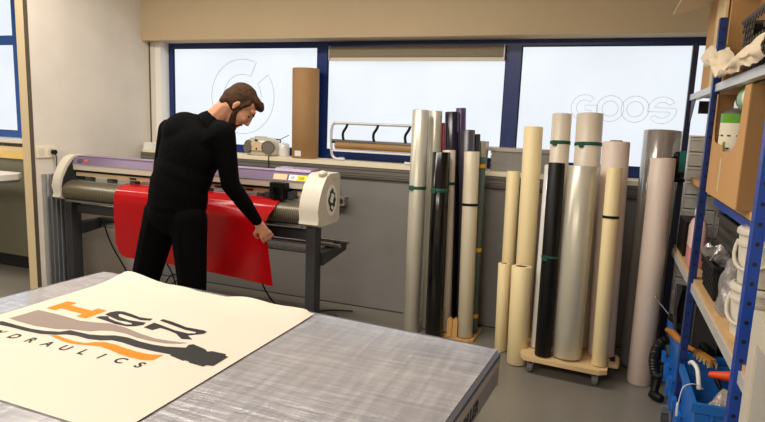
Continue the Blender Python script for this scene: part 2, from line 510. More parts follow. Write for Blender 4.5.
# ------------------------------------------------------------------ table with printed sheet
TO = Vector((-.23,1.664,0)); e1 = Vector((.9976,-.0697,0)); e2 = Vector((.0697,.9976,0))
TW, TL = 1.645, 3.0
def tp(u, v, z):                  # u leftwards from the right edge, v towards the camera from the far edge
    return TO - e1*u - e2*v + Vector((0,0,z))
TR = Matrix((e1,e2,Vector((0,0,1)))).transposed()
def tb(mb, u0,u1,v0,v1,z0,z1):
    c = tp((u0+u1)/2,(v0+v1)/2,(z0+z1)/2); return mb.box(c,(abs(u1-u0),abs(v1-v0),z1-z0),rot=TR)
t = thing('work_table', tp(TW/2,TL/2,0), 'large flat work table covered in creased grey film, carrying the printed sheet', 'table')
tb(MB(),.0135,TW-.0135,.0135,TL-.0135,.86,.9).build('table_top','table_film',t,bevel=.004)
m = tb(MB(),0,.0134,.03,TL,.886,.8985); tb(m,TW-.0134,TW,.03,TL,.886,.8985); tb(m,.03,TW-.03,0,.0134,.886,.8985); m.build('edge_strip','graphite',t,bevel=.003)
def skirt(u0,u1,v0,v1): return [tp(u0,v0,0)]
m = MB()
tb(m,.001,.0134,.03,TL,.861,.8855); tb(m,TW-.0134,TW-.001,.03,TL,.861,.8855); tb(m,.03,TW-.03,.001,.0134,.861,.8855)
m.build('side_rail','rail_grey',t,bevel=.003)
m = MB()
tb(m,.004,.05,.035,TL,.80,.8595); tb(m,TW-.05,TW-.004,.035,TL,.80,.8595); tb(m,.05,TW-.05,.004,.05,.80,.8595)
m.build('side_panel','rail_taupe',t,bevel=.006)
m = MB()
m.cyl(tp(.032,.032,.80),tp(.032,.032,.897),.0315).build('corner_cap','box_grey',t)
text('lettering','ROLLSROLLER','ink',.050,frame(tp(.0032,.40,.829),e2,(0,0,1)),t,shear=.25,bold=.0008)
for u,v in ((.45,.45),(TW-.45,.45),(.45,TL-.45),(TW-.45,TL-.45)):
    tb(MB(),u-.04,u+.04,v-.04,v+.04,0,.7995).build('leg','dark_grey',t,bevel=.005)
tb(MB(),.06,TW-.06,.06,TL-.06,.80,.859).build('base_frame','dark_grey',t)

# printed sheet lying on the table
FL, FR, NL, NR = Vector((-1.724,1.737,0)), Vector((-.857,1.672,0)), Vector((-1.722,.86,0)), Vector((-.872,.838,0))
ZS = .903
def sheet_z(u, v):                # u 0..1 left to right, v 0..1 from the far edge
    z = .0008
    f = max(0,1-v/.16)
    z += f*f*(.006+.008*math.sin(u*9+.6)+.005*math.sin(u*21))*(1 if u < .97 else .4)
    z += .010*math.exp(-((u-.02)/.06)**2)*math.exp(-((v)/.10)**2)
    return ZS+max(z,.0008)
def sheet_pt(u, v):
    p = FL.lerp(FR,u).lerp(NL.lerp(NR,u),v); p.z = sheet_z(u,v); return p
sh = MB().grid(60,60,sheet_pt).build('printed_sheet','paper_white',smooth=60,solid=.0012)
tag(sh,'cream printed banner sheet lying on the work table, with orange, black and grey logo','printed sheet')
G = {
'S':[(-1.287,1.405),(-1.280,1.387),(-1.310,1.377),(-1.368,1.388),(-1.404,1.394),(-1.410,1.387),(-1.390,1.372),(-1.343,1.362),(-1.302,1.365),(-1.279,1.367),(-1.272,1.348),(-1.285,1.328),(-1.306,1.317),(-1.352,1.316),(-1.403,1.327),(-1.447,1.333),(-1.447,1.348),(-1.426,1.360),(-1.404,1.346),(-1.368,1.336),(-1.322,1.329),(-1.307,1.336),(-1.311,1.343),(-1.336,1.347),(-1.367,1.345),(-1.397,1.354),(-1.446,1.368),(-1.448,1.392),(-1.437,1.411),(-1.415,1.416),(-1.377,1.409),(-1.332,1.397),(-1.305,1.399)],
'R':[(-1.257,1.416),(-1.216,1.410),(-1.144,1.390),(-1.082,1.392),(-1.065,1.386),(-1.064,1.368),(-1.096,1.337),(-1.064,1.317),(-1.095,1.307),(-1.137,1.334),(-1.176,1.345),(-1.209,1.350),(-1.217,1.325),(-1.257,1.333),(-1.258,1.379),(-1.216,1.369),(-1.158,1.354),(-1.107,1.351),(-1.089,1.361),(-1.094,1.370),(-1.133,1.370),(-1.188,1.384),(-1.255,1.400)],
'grey':[(-1.668,1.212),(-1.662,1.307),(-1.563,1.303),(-1.467,1.292),(-1.415,1.301),(-1.369,1.314),(-1.304,1.308),(-1.230,1.289),(-1.164,1.278),(-1.114,1.281),(-1.059,1.291),(-1.074,1.276),(-1.113,1.260),(-1.163,1.257),(-1.209,1.259),(-1.268,1.270),(-1.316,1.269),(-1.348,1.256),(-1.368,1.238),(-1.426,1.227),(-1.472,1.209),(-1.544,1.201),(-1.612,1.205)],
'black':[(-1.68,1.177),(-1.661,1.187),(-1.590,1.182),(-1.530,1.180),(-1.483,1.185),(-1.441,1.199),(-1.426,1.220),(-1.386,1.220),(-1.349,1.220),(-1.313,1.230),(-1.281,1.246),(-1.237,1.250),(-1.185,1.241),(-1.140,1.239),(-1.098,1.243),(-1.04,1.262),(-1.04,1.205),(-1.114,1.203),(-1.168,1.205),(-1.223,1.214),(-1.260,1.214),(-1.288,1.199),(-1.326,1.192),(-1.375,1.196),(-1.408,1.191),(-1.432,1.175),(-1.475,1.162),(-1.533,1.160),(-1.590,1.163),(-1.66,1.162)],
'orange':[(-1.446,1.167),(-1.421,1.175),(-1.386,1.168),(-1.342,1.163),(-1.310,1.167),(-1.290,1.183),(-1.266,1.195),(-1.229,1.195),(-1.187,1.187),(-1.135,1.181),(-1.095,1.182),(-1.061,1.196),(-1.061,1.156),(-1.084,1.145),(-1.127,1.144),(-1.175,1.151),(-1.221,1.162),(-1.254,1.166),(-1.283,1.160),(-1.318,1.151),(-1.350,1.147),(-1.388,1.153)],
'conn':[(-1.044,1.199),(-1.044,1.234),(-1.042,1.262),(-1.048,1.280),(-1.040,1.290),(-0.987,1.275),(-0.972,1.264),(-0.963,1.272),(-0.916,1.272),(-0.913,1.263),(-0.900,1.259),(-0.899,1.193),(-0.918,1.190),(-0.919,1.179),(-0.967,1.183),(-0.974,1.189),(-0.986,1.191),(-0.990,1.186)]}
ZG = ZS+.0019
g = MB(); g.mi = 0
g.flat([(-1.655,1.412),(-1.613,1.414),(-1.613,1.328),(-1.655,1.330)],ZG)
g.flat([(-1.6129,1.386),(-1.5105,1.377),(-1.5105,1.341),(-1.6129,1.350)],ZG)
g.flat([(-1.510,1.403),(-1.467,1.398),(-1.467,1.313),(-1.510,1.317)],ZG)
g.flat(G['orange'],ZG)
g.mi = 1
for k in ('S','R','black'): g.flat(G[k],ZG)
g.flat(G['conn'],ZG+.0002)
g.mi = 2; g.flat(G['grey'],ZG)
g.build('printed_logo',['print_orange','print_black','print_grey'],sh,smooth=0)
for i,ch in enumerate('HYDRAULICS'):
    text('printed_letter',ch,'print_black',.044,Matrix.Translation((-1.648+.0642*i,1.117,ZG)),sh,depth=.0001,bold=.0012)

# ------------------------------------------------------------------ wide cutting plotter on its stand
XL, XR = -3.93, -1.835            # between the two end housings
t = plot = thing('cutting_plotter', (-2.86,3.5,0), 'wide vinyl cutting plotter with purple cover and cream end housings on a dark stand', 'plotter')
prof = [(3.365,.845),(3.335,.862),(3.345,.895),(3.332,.945),(3.350,1.02),(3.395,1.105),(3.45,1.165),(3.50,1.186),(3.64,1.186),(3.66,1.16),(3.66,.862),(3.62,.845)]
profi = [(3.385,.86),(3.36,.88),(3.365,.905),(3.355,.945),(3.375,1.015),(3.42,1.095),(3.47,1.15),(3.51,1.17),(3.64,1.17),(3.65,1.155),(3.65,.87),(3.61,.86)]
lc = MB().prism(prof,'x',-4.02,XL-.012).build('end_housing','cream',t,bevel=.008)
MB().prism(profi,'x',XL-.0118,XL).build('inner_plate','black_matte',lc)
text('side_lettering','MIMAKI','ink_red',.022,frame((-4.0205,3.362,.905),(0,0,1),(0,1,0)) @ Matrix.Identity(4),lc)
rc = MB().prism(prof,'x',XR,-1.695).build('end_housing','cream',t,bevel=.014)
MB().ell((-1.735,3.47,1.186),(.03,.035,.022)).build('lever','cream',rc)
# round emblem on the right housing: white disc, dark ragged figure
def disc_pts(cy, cz, ry, rz, n=36): return [(cy+ry*math.cos(2*PI*k/n), cz+rz*math.sin(2*PI*k/n)) for k in range(n)]
em = MB().prism(disc_pts(3.535,1.005,.078,.105),'x',-1.6948,-1.6932).build('emblem','label_white',rc)
ag = MB()
rr = [.070,.055,.066,.05,.063,.07,.058,.066,.052,.064,.072,.06,.05,.066,.056,.068,.06,.052,.066,.058]
ag.prism([(3.535+.86*r*math.cos(2*PI*k/20),1.005+1.22*r*math.sin(2*PI*k/20)) for k,r in enumerate(rr)],'x',-1.6931,-1.6926)
ag.build('emblem_figure','ink',em)
ag = MB()
ag.prism([(3.535+.026*math.cos(a)+.008*math.sin(3*a),1.02+.034*math.sin(a)) for a in [2*PI*k/18 for k in range(18)]],'x',-1.6925,-1.6921)
ag.prism([(3.518,.955),(3.53,.972),(3.548,.968),(3.56,.95),(3.54,.94)],'x',-1.6925,-1.6921)
ag.build('emblem_figure','label_white',em)
MB().prism([(3.53,1.133),(3.60,1.133),(3.60,1.158),(3.53,1.158)],'x',-1.6948,-1.694).build('label','label_tan',rc)
# cover beam
bm_ = MB().prism([(3.452,1.118),(3.478,1.168),(3.5,1.176),(3.63,1.178),(3.64,1.12)],'x',XL+.0005,XR-.0005).build('top_cover','purple_cover',t,bevel=.004)
MB().bx(XL+.001,XR-.001,3.5,3.62,1.1785,1.1815).build('cover_strip','purple_top',bm_)
MB().prism([(3.462,1.072),(3.455,1.1175),(3.62,1.1175),(3.62,1.072)],'x',XL+.0005,XR-.0005).build('front_rail','cream',t)
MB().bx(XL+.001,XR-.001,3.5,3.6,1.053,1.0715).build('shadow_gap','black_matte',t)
MB().bx(XL+.001,XR-.001,3.485,3.53,1.022,1.05).build('guide_rail','label_tan',t,bevel=.003)
for k in range(6):
    x0 = XL+.55+k*.26; MB().bx(x0,x0+.06,3.478,3.4848,1.03,1.042).build('rail_mark','black',t)
# raised lid, labels
ld = MB().prism([(3.50,1.182),(3.515,1.2),(3.625,1.203),(3.63,1.182)],'x',-2.12,XR-.01).build('lid','purple_top',t,bevel=.003)
for k in range(5): MB().bx(-2.08+.042*k,-2.06+.042*k,3.54,3.545,1.2025,1.2035).build('lid_vent','purple_cover',ld)
def front_label(x0,x1,m_):        # on the sloping purple face
    a, b = Vector((0,3.4555,1.1265)), Vector((0,3.4745,1.163))
    n = Vector((0,-.9,.45)).normalized()*.0012
    return MB().poly([(x0,a.y+n.y,a.z+n.z),(x1,a.y+n.y,a.z+n.z),(x1,b.y+n.y,b.z+n.z),(x0,b.y+n.y,b.z+n.z)]).build('label',m_,t,smooth=0)
front_label(-2.105,-2.00,'label_tan'); front_label(-1.985,-1.925,'label_white'); front_label(-1.924,-1.85,'label_yellow')
LF = Vector((0,.46,.888))
def on_cover(s, x, size, m_):
    return text('lettering',s,m_,size,frame((x,3.4615,1.1435),(1,0,0),LF),t,bold=.0004)
on_cover('LU',-3.86,.042,'ink'); on_cover('M',-3.795,.042,'ink_orange')
on_cover('!!!',-1.955,.03,'ink'); on_cover('CUT',-1.888,.022,'ink')
# platen and bed
pl = [(3.60,.985),(3.46,.99),(3.40,.98),(3.362,.955),(3.345,.92),(3.346,.885),(3.36,.858),(3.39,.845),(3.60,.845)]
MB().prism(pl,'x',XL+.0005,XR-.0005).build('platen','ribs',t,smooth=60)
MB().bx(XL+.001,XR-.001,3.44,3.61,.986,.9935).build('bed','silver',t)
for k in range(9):
    x0 = XL+.12+k*.225
    if x0 < -2.2: MB().bx(x0,x0+.045,3.46,3.52,.9940,1.0215).build('pinch_roller','dark_grey',t,bevel=.004)
cg = MB().bx(-2.10,-1.98,3.405,3.50,1.0,1.108).build('carriage','black',t,bevel=.01)
MB().cyl((-2.0,3.40,1.0),(-2.0,3.40,1.06),.014).cyl((-2.06,3.40,1.0),(-2.06,3.40,1.05),.009).bx(-2.06,-1.985,3.385,3.4045,1.04,1.08).build('blade_holder','black_gloss',cg)
MB().bx(-1.975,-1.93,3.43,3.50,1.0,1.05).build('cable_guide','dark_grey',cg,bevel=.004)
MB().bx(-2.16,-2.105,3.44,3.5,1.0,1.035).build('cable_guide','dark_grey',cg,bevel=.004)
MB().bx(XL+.001,XR-.001,3.375,3.395,.828,.8445).build('media_guide','steel',t)
MB().bx(-3.92,-1.825,3.47,3.505,.725,.795).build('cross_beam','dark_grey',t)
# stand
for x in (-3.955,-1.79):
    lg = MB().bx(x-.034,x+.034,3.42,3.51,.06,.8445).build('leg','dark_grey',t,bevel=.006)
    MB().bx(x-.04,x+.04,3.2,3.8,.05,.11).build('foot_bar','dark_grey',lg,bevel=.006)
    for y in (3.24,3.76):
        MB().cyl((x-.015,y,.025),(x+.015,y,.025),.025).build('caster','black',lg)
    MB().prism([(3.5105,.55),(3.90,.59),(3.90,.63),(3.88,.64),(3.5105,.64)],'x',x-.03,x+.05).build('roll_bracket','dark_grey',lg,bevel=.004)
for y in (3.70,3.85):
    MB().cyl((-3.90,y,.655),(-1.70,y,.655),.0155).build('roll_bar','silver',t)
MB().bx(-3.90,-1.84,3.63,3.92,.59,.60).build('roll_tray','silver',t)
o = MB().cyl((-3.1,3.775,.687),(-1.98,3.775,.687),.034).build('cardboard_tube','core_dark'); tag(o,'brown cardboard tube lying on the roll bars under the plotter','tube')

# red vinyl sheet feeding out of the plotter
def red_pt(u, v):
    xl, xr = -3.395, -2.02
    prof_ = [(3.56,.9965),(3.47,.9975),(3.405,.989),(3.357,.962),(3.337,.925),(3.333,.88),(3.334,.80),(3.334,.72),(3.334,.64),(3.334,.56),(3.334,.455)]
    f = v*(len(prof_)-1); i = min(int(f),len(prof_)-2); k = f-i
    y = prof_[i][0]*(1-k)+prof_[i+1][0]*k; z = prof_[i][1]*(1-k)+prof_[i+1][1]*k
    x = xl+(xr-xl)*u
    h = max(0,(v-.42)/.58)                  # hanging part, pulled towards the man at the right
    pull = (max(0,(u-.35)/.65))**2
    q = min(1, max(0,(v-.30)/.25)); q = q*q*(3-2*q)
    y -= pull*.125*q
    x += .075*h*u*u
    y -= .012*math.sin(u*5+v*4)*h
    # rounded lower left corner
    c = .10
    if u*(xr-xl) < c and z < .455+c:
        d = c-u*(xr-xl); z = max(z, .455+c-math.sqrt(max(0,c*c-d*d)))
    return (x, y, z)
o = MB().grid(57,61,red_pt).build('vinyl_sheet','red_vinyl',smooth=60,solid=.0015)
tag(o,'glossy red vinyl sheet hanging from the plotter, held by the man','vinyl sheet')

# cables around the plotter
o = MB().tube([(-3.52,3.60,.83),(-3.50,3.62,.72),(-3.40,3.72,.50),(-3.28,3.8,.25),(-3.22,3.85,.02),(-3.0,3.87,.012),(-2.7,3.9,.012)],.006,smooth=6).build('power_cable','black')
tag(o,'black cable hanging straight down behind the left end of the red vinyl','cable')
o = MB().tube([(-3.8,3.62,.62),(-3.77,3.66,.45),(-3.70,3.72,.25),(-3.60,3.78,.02),(-3.45,3.9,.012)],.006,smooth=6).build('power_cable','black')
MB().ell((-3.805,3.58,.64),(.02,.025,.045)).build('cable_plug','black',o)
tag(o,'black cable with plug dangling beside the left leg of the plotter','cable')
o = MB().tube([(-2.36,3.66,.715),(-2.355,3.66,.5),(-2.34,3.7,.30),(-2.28,3.85,.08),(-2.1,4.05,.012),(-1.95,4.15,.012),(-1.8,4.2,.012)],.006,smooth=6).build('power_cable','black')
tag(o,'thin black cable hanging beside the right edge of the red vinyl down to the floor','cable')
o = MB().tube([(-3.35,3.78,.02),(-3.3,3.82,.12),(-3.2,3.84,.18),(-3.08,3.84,.12),(-3.05,3.8,.03),(-3.15,3.76,.014),(-3.3,3.74,.08),(-3.26,3.78,.22),(-3.12,3.8,.2),(-2.95,3.78,.05),(-2.8,3.74,.014)],.006,smooth=6).build('power_cable','black')
tag(o,"coiled black cable on the floor behind the man's legs",'cable')

# sockets
t = thing('wall_socket',(PX+.003,3.343,1.165),'cream double wall socket on the plastered partition','socket')
MB().bx(PX+.0005,PX+.014,3.262,3.425,1.165,1.25).build('plate','socket',t,bevel=.004)
m = MB()
for y in (3.303,3.384): m.cyl((PX+.0142,y,1.2075),(PX+.0165,y,1.2075),.029)
m.build('outlet','cream',t)
o = MB().cyl((PX+.0168,3.40,1.205),(PX+.045,3.40,1.205),.019).build('power_plug','black')
MB().tube([(PX+.04,3.40,1.2),(PX+.05,3.405,1.16),(PX+.045,3.41,1.08),(PX+.04,3.5,.9)],.004,smooth=5).build('cord','black',o)
tag(o,'black plug with cord in the cream socket on the partition','plug')
t = thing('socket_box',(-2.02,4.33,.85),'grey double socket box on the grey wall right of the plotter','socket')
MB().bx(-2.07,-1.95,4.30,4.3655,.85,.92).build('housing','box_grey',t,bevel=.006)
MB().cyl((-2.04,4.2985,.885),(-2.04,4.3,.885),.022).cyl((-1.98,4.2985,.885),(-1.98,4.3,.885),.022).build('outlet','dark_grey',t)
MB().tube([(-2.0,4.33,.921),(-2.02,4.335,.98),(-2.09,4.335,1.05),(-2.2,4.335,1.07)],.005,smooth=6).build('cable','box_grey',t)
o = MB().bx(-4.05,-3.95,4.352,4.43,1.2055,1.262).build('junction_box','drawer_white',bevel=.01)
tag(o,'small pale grey junction box at the end of the window sill by the partition','box')

# grey ribbed aluminium profile standing behind the plotter's left housing
m = MB().bx(-4.083,-4.040,3.30,3.53,0,1.035)
for k in range(6): m.bx(-4.0399,-4.034,3.303+.04*k,3.318+.04*k,0,1.035)
o = m.build('aluminium_profile','alu',bevel=.001); tag(o,'tall ribbed aluminium profile standing on end between partition and plotter','metal profile')

# ------------------------------------------------------------------ the bay left of the partition
t = thing('workbench',(-5.6,3.75,0),'olive cabinet bench with yellow wooden top, beyond the plastered partition','workbench')
MB().bx(-6.6,-4.86,3.9,4.35,1.065,1.135).build('wooden_top','bench_wood',t,bevel=.006)
MB().bx(-6.6,-4.87,3.92,4.33,.13,1.06).build('cabinet','olive',t,bevel=.006)
MB().bx(-6.6,-4.88,3.95,4.3,0,.129).build('plinth','black_matte',t)
MB().bx(-4.8695,-4.862,3.9205,4.32,.14,1.05).build('side_panel','olive',t)
MB().bx(-4.98,-4.93,3.912,3.9195,.72,.79).build('label','label_tan',t)
t = thing('rounded_table',(-5.15,3.6,0),'white table with rounded edge standing before the olive cabinet','table')
MB().prism([(-5.9,3.35),(-5.1,3.35),(-4.95,3.42),(-4.86,3.55),(-4.86,3.70),(-4.95,3.8),(-5.9,3.8)],'z',.905,.955).build('table_top','jamb_white',t,bevel=.006)
MB().prism([(-5.9,3.36),(-5.1,3.36),(-4.96,3.43),(-4.875,3.55),(-4.875,3.70),(-4.96,3.79),(-5.9,3.79)],'z',.88,.9045).build('edge_band','mid_grey',t)
MB().cyl((-5.6,3.58,0.02),(-5.6,3.58,.88),.035).build('column','steel',t)
MB().cyl((-5.6,3.58,0.0),(-5.6,3.58,.02),.22).build('foot_plate','steel',t)
# ------------------------------------------------------------------ man at the plotter
V = Vector
def lerp(a,b,k): return V(a)*(1-k)+V(b)*k
t = man = thing('person',(-2.5,2.95,0),'man in black sweater and trousers leaning over the plotter, holding the red vinyl','person')
# joints
pel, wai, che, nkb = V((-2.50,2.95,.93)), V((-2.49,2.95,1.08)), V((-2.40,2.985,1.31)), V((-2.275,3.02,1.505))
shR, elR, wrR = V((-2.15,2.965,1.435)), V((-2.115,2.985,1.13)), V((-2.015,3.13,.885))
shL, elL, wrL = V((-2.60,3.03,1.435)), V((-2.735,3.10,1.18)), V((-2.66,3.26,1.02))
hpR, knR, anR = V((-2.385,2.93,.90)), V((-2.365,2.93,.50)), V((-2.37,2.93,.085))
hpL, knL, anL = V((-2.62,2.965,.90)), V((-2.755,2.96,.49)), V((-2.90,2.98,.085))
# head frame: F out of the face, U to the crown, S to the man's left (away from the camera)
HF = V((.458,.354,-.81)).normalized(); HS = V((-.61,.79,0)); HS = (HS-HF*HS.dot(HF)).normalized(); HU = HS.cross(HF)*1
if HU.z < 0: HU = -HU
HC = V((-2.098,3.07,1.617))
def hp(f,u,s=0): return HC+HF*f+HU*u+HS*s
HR = Matrix((HF,HS,HU)).transposed()
def hell(mb, f,u,s, rf,ru,rs, tilt=0):
    R = HR @ Matrix.Rotation(tilt,3,'Y') if tilt else HR
    return mb.ell(hp(f,u,s),(rf,rs,ru),rot=R)

b = MB()
# torso, neck
TF = V((.15,.99,0)).normalized(); TS = V((-.99,.15,0)).normalized()
spine = (nkb-pel).normalized()
def trot(ax): 
    z = V(ax).normalized(); y = (TF-z*TF.dot(z)).normalized(); x = y.cross(z); return Matrix((x,y,z)).transposed()
TRm = trot(che-wai)
b.ell(che,(.165,.105,.21),rot=TRm); b.ell(wai,(.145,.10,.17),rot=trot(che-pel)); b.ell(pel,(.16,.115,.13))
b.hull(nkb-V((.02,0,.03)),.078,hp(-.030,-.070),.060)
for s_, e_, w_, sg in ((shR,elR,wrR,1),(shL,elL,wrL,-1)):
    b.hull(lerp(nkb,che,.25),.075,s_,.055); b.hull(s_,.052,e_,.038); b.hull(e_,.039,lerp(e_,w_,.35),.04); b.hull(lerp(e_,w_,.3),.04,w_,.026)
for h_, k_, a_ in ((hpR,knR,anR),(hpL,knL,anL)):
    b.hull(h_,.085,k_,.05); b.hull(k_,.048,lerp(k_,a_,.35),.05); b.hull(lerp(k_,a_,.35),.05,a_,.035)
    b.hull(a_-V((0,.02,.035)),.035,a_+V((.05,.17,-.055)),.025)
# head
hell(b,-.012,.022,0,.098,.092,.075)
hell(b,.043,-.045,0,.067,.088,.0625)
hell(b,.062,-.09,0,.045,.058,.05)
hell(b,.078,-.130,0,.032,.026,.030)
hell(b,.078,.028,0,.024,.018,.050)
hell(b,.075,-.045,.034,.026,.026,.024); hell(b,.075,-.045,-.034,.026,.026,.024)
b.hull(hp(.098,.012),.010,hp(.122,-.042),.0125)
b.hull(hp(.108,-.052,.012),.008,hp(.108,-.052,-.012),.008)
b.hull(hp(.096,-.085,.016),.0085,hp(.096,-.085,-.016),.0085)
b.hull(hp(.094,-.099,.014),.0085,hp(.094,-.099,-.014),.0085)
for sg in (1,-1):
    R = HR @ Matrix.Rotation(sg*-.25,3,'Z')
    b.ell(hp(-.012,-.030,sg*.075),(.017,.008,.028),rot=R)
    b.ell(hp(-.006,-.053,sg*.073),(.010,.008,.012),rot=R)
# hands: palm, four fingers curled over the edge of the vinyl, thumb on the near side
def hand(w, d, nrm, side, curl):
    d = V(d).normalized(); nrm = V(nrm); nrm = (nrm-d*nrm.dot(d)).normalized(); sd = d.cross(nrm)*side
    pc = w+d*.05
    for k in (-1,0,1): b.hull(w+sd*.012*k,.019,w+d*.085+sd*.024*k,.0125)
    for k,(L,off) in enumerate(((.072,.033),(.080,.011),(.074,-.011),(.058,-.032))):
        p = w+d*.088+sd*off
        dd = (d*math.cos(curl*.5)+nrm*math.sin(curl*.5)+sd*off*2)
        q = p+dd.normalized()*L*.45
        dd2 = d*math.cos(curl*1.5)+nrm*math.sin(curl*1.5); q2 = q+dd2*L*.32
        dd3 = d*math.cos(curl*2.3)+nrm*math.sin(curl*2.3); q3 = q2+dd3*L*.26
        b.hull(p-d*.012,.0100,q,.0088); b.hull(q,.0088,q2,.008); b.hull(q2,.008,q3,.0068)
    p = w+d*.022+sd*.028
    q = p+(d*.6+sd*.65+nrm*.45).normalized()*.042; q2 = q+(d*.85+sd*.1+nrm*.5).normalized()*.032; q3 = q2+(d*.9-sd*.1+nrm*.4).normalized()*.022
    b.hull(w+d*.02+sd*.012,.017,q,.0115); b.hull(q,.0115,q2,.0095); b.hull(q2,.0095,q3,.0078)
hand(wrR+V((.006,.008,-.014)), (.32,.42,-.85), (-.62,.75,.1), -1, .55)
hand(wrL+V((.02,.02,-.012)), (.55,.45,-.70), (.1,.75,-.65), 1, .35)
body = b.build('body','skin',t,smooth=180,remesh=.0048,relax=3)

# eyes, ears' shadow side stay with the body; hair and beard are children
e = MB()
for sg in (1,-1): hell(e,.0835,-.012,sg*.032,.011,.010,.012)
e.build('eye','eye',t)
h = MB()
hell(h,-.022,.030,0,.097,.087,.080)
hell(h,.040,.078,.0,.055,.030,.060,.25)
hell(h,.078,.086,0,.036,.024,.045,.5)
hell(h,-.030,-.02,0,.088,.075,.0795)
hell(h,-.066,-.056,0,.036,.050,.058)
for sg in (1,-1): h.hull(hp(.022,.035,sg*.070),.016,hp(.018,-.02,sg*.070),.009)
h.jitter(.004,45,3)
hair = h.build('hair','hair',t,smooth=180,remesh=.006,relax=2)
h = MB()
hell(h,.078,-.128,0,.0365,.031,.036)
for sg in (1,-1):
    h.hull(hp(.014,-.030,sg*.070),.007,hp(.026,-.075,sg*.060),.017)
    h.hull(hp(.026,-.075,sg*.058),.018,hp(.062,-.112,sg*.038),.024)
    h.hull(hp(.062,-.112,sg*.036),.025,hp(.082,-.132,sg*.012),.023)
    h.hull(hp(.106,-.073,sg*.004),.0075,hp(.094,-.083,sg*.027),.0085)
    h.hull(hp(.094,-.083,sg*.027),.0085,hp(.082,-.112,sg*.028),.014)
h.build('beard','beard',t,smooth=180,remesh=.005,relax=2)
h = MB()
for sg in (1,-1): h.hull(hp(.104,.018,sg*.014),.0045,hp(.094,.022,sg*.046),.004)
h.build('eyebrow','beard',t,smooth=180)

# sweater
s = MB()
s.ell(che+V((-.01,0,0)),(.222,.145,.24),rot=TRm); s.ell(wai+V((.015,0,.01)),(.205,.14,.22),rot=trot(che-pel)); s.ell(pel+V((.012,0,.05)),(.208,.145,.12))
s.ell(lerp(che,wai,.55)+V((.003,0,0)),(.212,.142,.22),rot=TRm); s.ell(lerp(wai,pel,.5)+V((.014,0,.02)),(.207,.143,.18))
s.ell(V((-2.45,2.985,1.42)),(.15,.115,.135))
s.ell(lerp(che,nkb,.45)-TF*.035,(.18,.085,.12),rot=TRm)
for s_, e_, w_ in ((shR,elR,wrR),(shL,elL,wrL)):
    s.hull(lerp(nkb,che,.22),.085,s_,.075); s.hull(s_,.078,e_,.058); s.hull(che,.11,s_,.075)
    s.hull(e_,.058,lerp(e_,w_,.5),.050); s.hull(lerp(e_,w_,.5),.050,lerp(e_,w_,.97),.036)
    s.hull(lerp(e_,w_,.88),.039,lerp(e_,w_,.98),.037)
s.jitter(.008,7,5)
sw = s.build('sweater','sweater',t,smooth=180,remesh=.010,relax=10)
s = MB()
nd = V((.58,.45,.67)).normalized()
s.lathe(V((-2.238,3.035,1.508))-nd*.068,[(.108,0),(.102,.03),(.090,.060),(.084,.067),(.079,.062),(.080,.03)],axis=nd)
s.build('collar','sweater',t,smooth=60)
# trousers
s = MB()
s.ell(pel-V((-.005,0,.01)),(.20,.138,.14))
for h_, k_, a_ in ((hpR,knR,anR),(hpL,knL,anL)):
    s.hull(h_,.118,lerp(h_,k_,.5),.106); s.hull(lerp(h_,k_,.5),.106,k_,.093); s.hull(k_,.093,a_+V((0,0,.0)),.078)
s.jitter(.007,8,9)
s.build('trousers','trousers',t,smooth=180,remesh=.010,relax=3)
for a_ in (anR,anL):
    s = MB(); s.hull(a_+V((-.005,-.03,-.033)),.05,a_+V((.05,.17,-.05)),.034); s.hull(a_,.045,a_+V((.03,.09,-.035)),.046)
    s.build('shoe','shoe',t,smooth=180,remesh=.007,relax=2)

# ------------------------------------------------------------------ rolls
def roll(name, label, base, top, r, m, group, bands=(), core='core', rc=.038, proud=0., sleeve=None):
    B, T = V(base), V(top); d = (T-B).normalized()
    # lift a leaning roll so that its lower rim rests on the ground
    B = B+V((0,0,r*math.sqrt(max(0,1-d.z*d.z))))
    t = thing(name, B, label, 'roll', group)
    rc = min(rc, r*.62)
    MB().ann(B,T,r,rc).build('winding',m,t,smooth=50)
    MB().ann(B+d*.002,T+d*(proud-.003),rc-.0004,rc-.006,n=24).build('core',core,t,smooth=50)
    L = (T-B).length
    for f, bm_, w in bands:
        MB().ann(B+d*(L*f-w/2),B+d*(L*f+w/2),r+.0035,r+.0003).build('band',bm_,t,smooth=50)
        if bm_ == 'green_band':
            a = V((-.45,-.89,0)); c = B+d*L*f+a*(r+.006)
            MB().box(c,(.03,.014,.034)).build('buckle','green_band',t,bevel=.003)
    return t
GW = 'vinyl rolls standing by the grey wall'
roll('vinyl_roll','pearl beige vinyl roll with green band, nearest the plotter',(-1.239,4.0,0),(-1.260,4.06,1.633),.0603,'pearl',GW,[(.66,'green_band',.022)])
roll('vinyl_roll','pearl beige vinyl roll without band, between the green-banded pearl and black rolls',(-1.160,4.15,0),(-1.190,4.20,1.632),.0487,'pearl',GW)
roll('vinyl_roll','glossy black vinyl roll with green band, in front of the others by the grey wall',(-1.051,3.955,0),(-1.079,4.01,1.345),.0625,'black_gloss',GW,[(.80,'green_band',.024)])
roll('vinyl_roll','white vinyl roll half hidden behind the front black roll',(-1.003,4.085,0.021),(-1.057,4.135,1.356),.0465,'white_film',GW,[(.82,'green_band',.02)])
roll('vinyl_roll','thin red vinyl roll peeping out between beige and black rolls',(-1.113,4.262,0),(-1.150,4.30,1.548),.0306,'red_film',GW)
roll('vinyl_roll','tall near-black vinyl roll in front of the purple one',(-0.996,4.218,0.021),(-1.079,4.252,1.63),.0535,'purple_dark',GW)
roll('vinyl_roll','tall purple vinyl roll, topmost behind the near-black roll',(-0.958,4.316,0),(-1.032,4.322,1.662),.0375,'purple_film',GW)
roll('vinyl_roll','graphite grey vinyl roll standing right of the near-black and purple rolls',(-0.893,4.195,0.021),(-0.951,4.25,1.504),.0495,'graphite',GW)
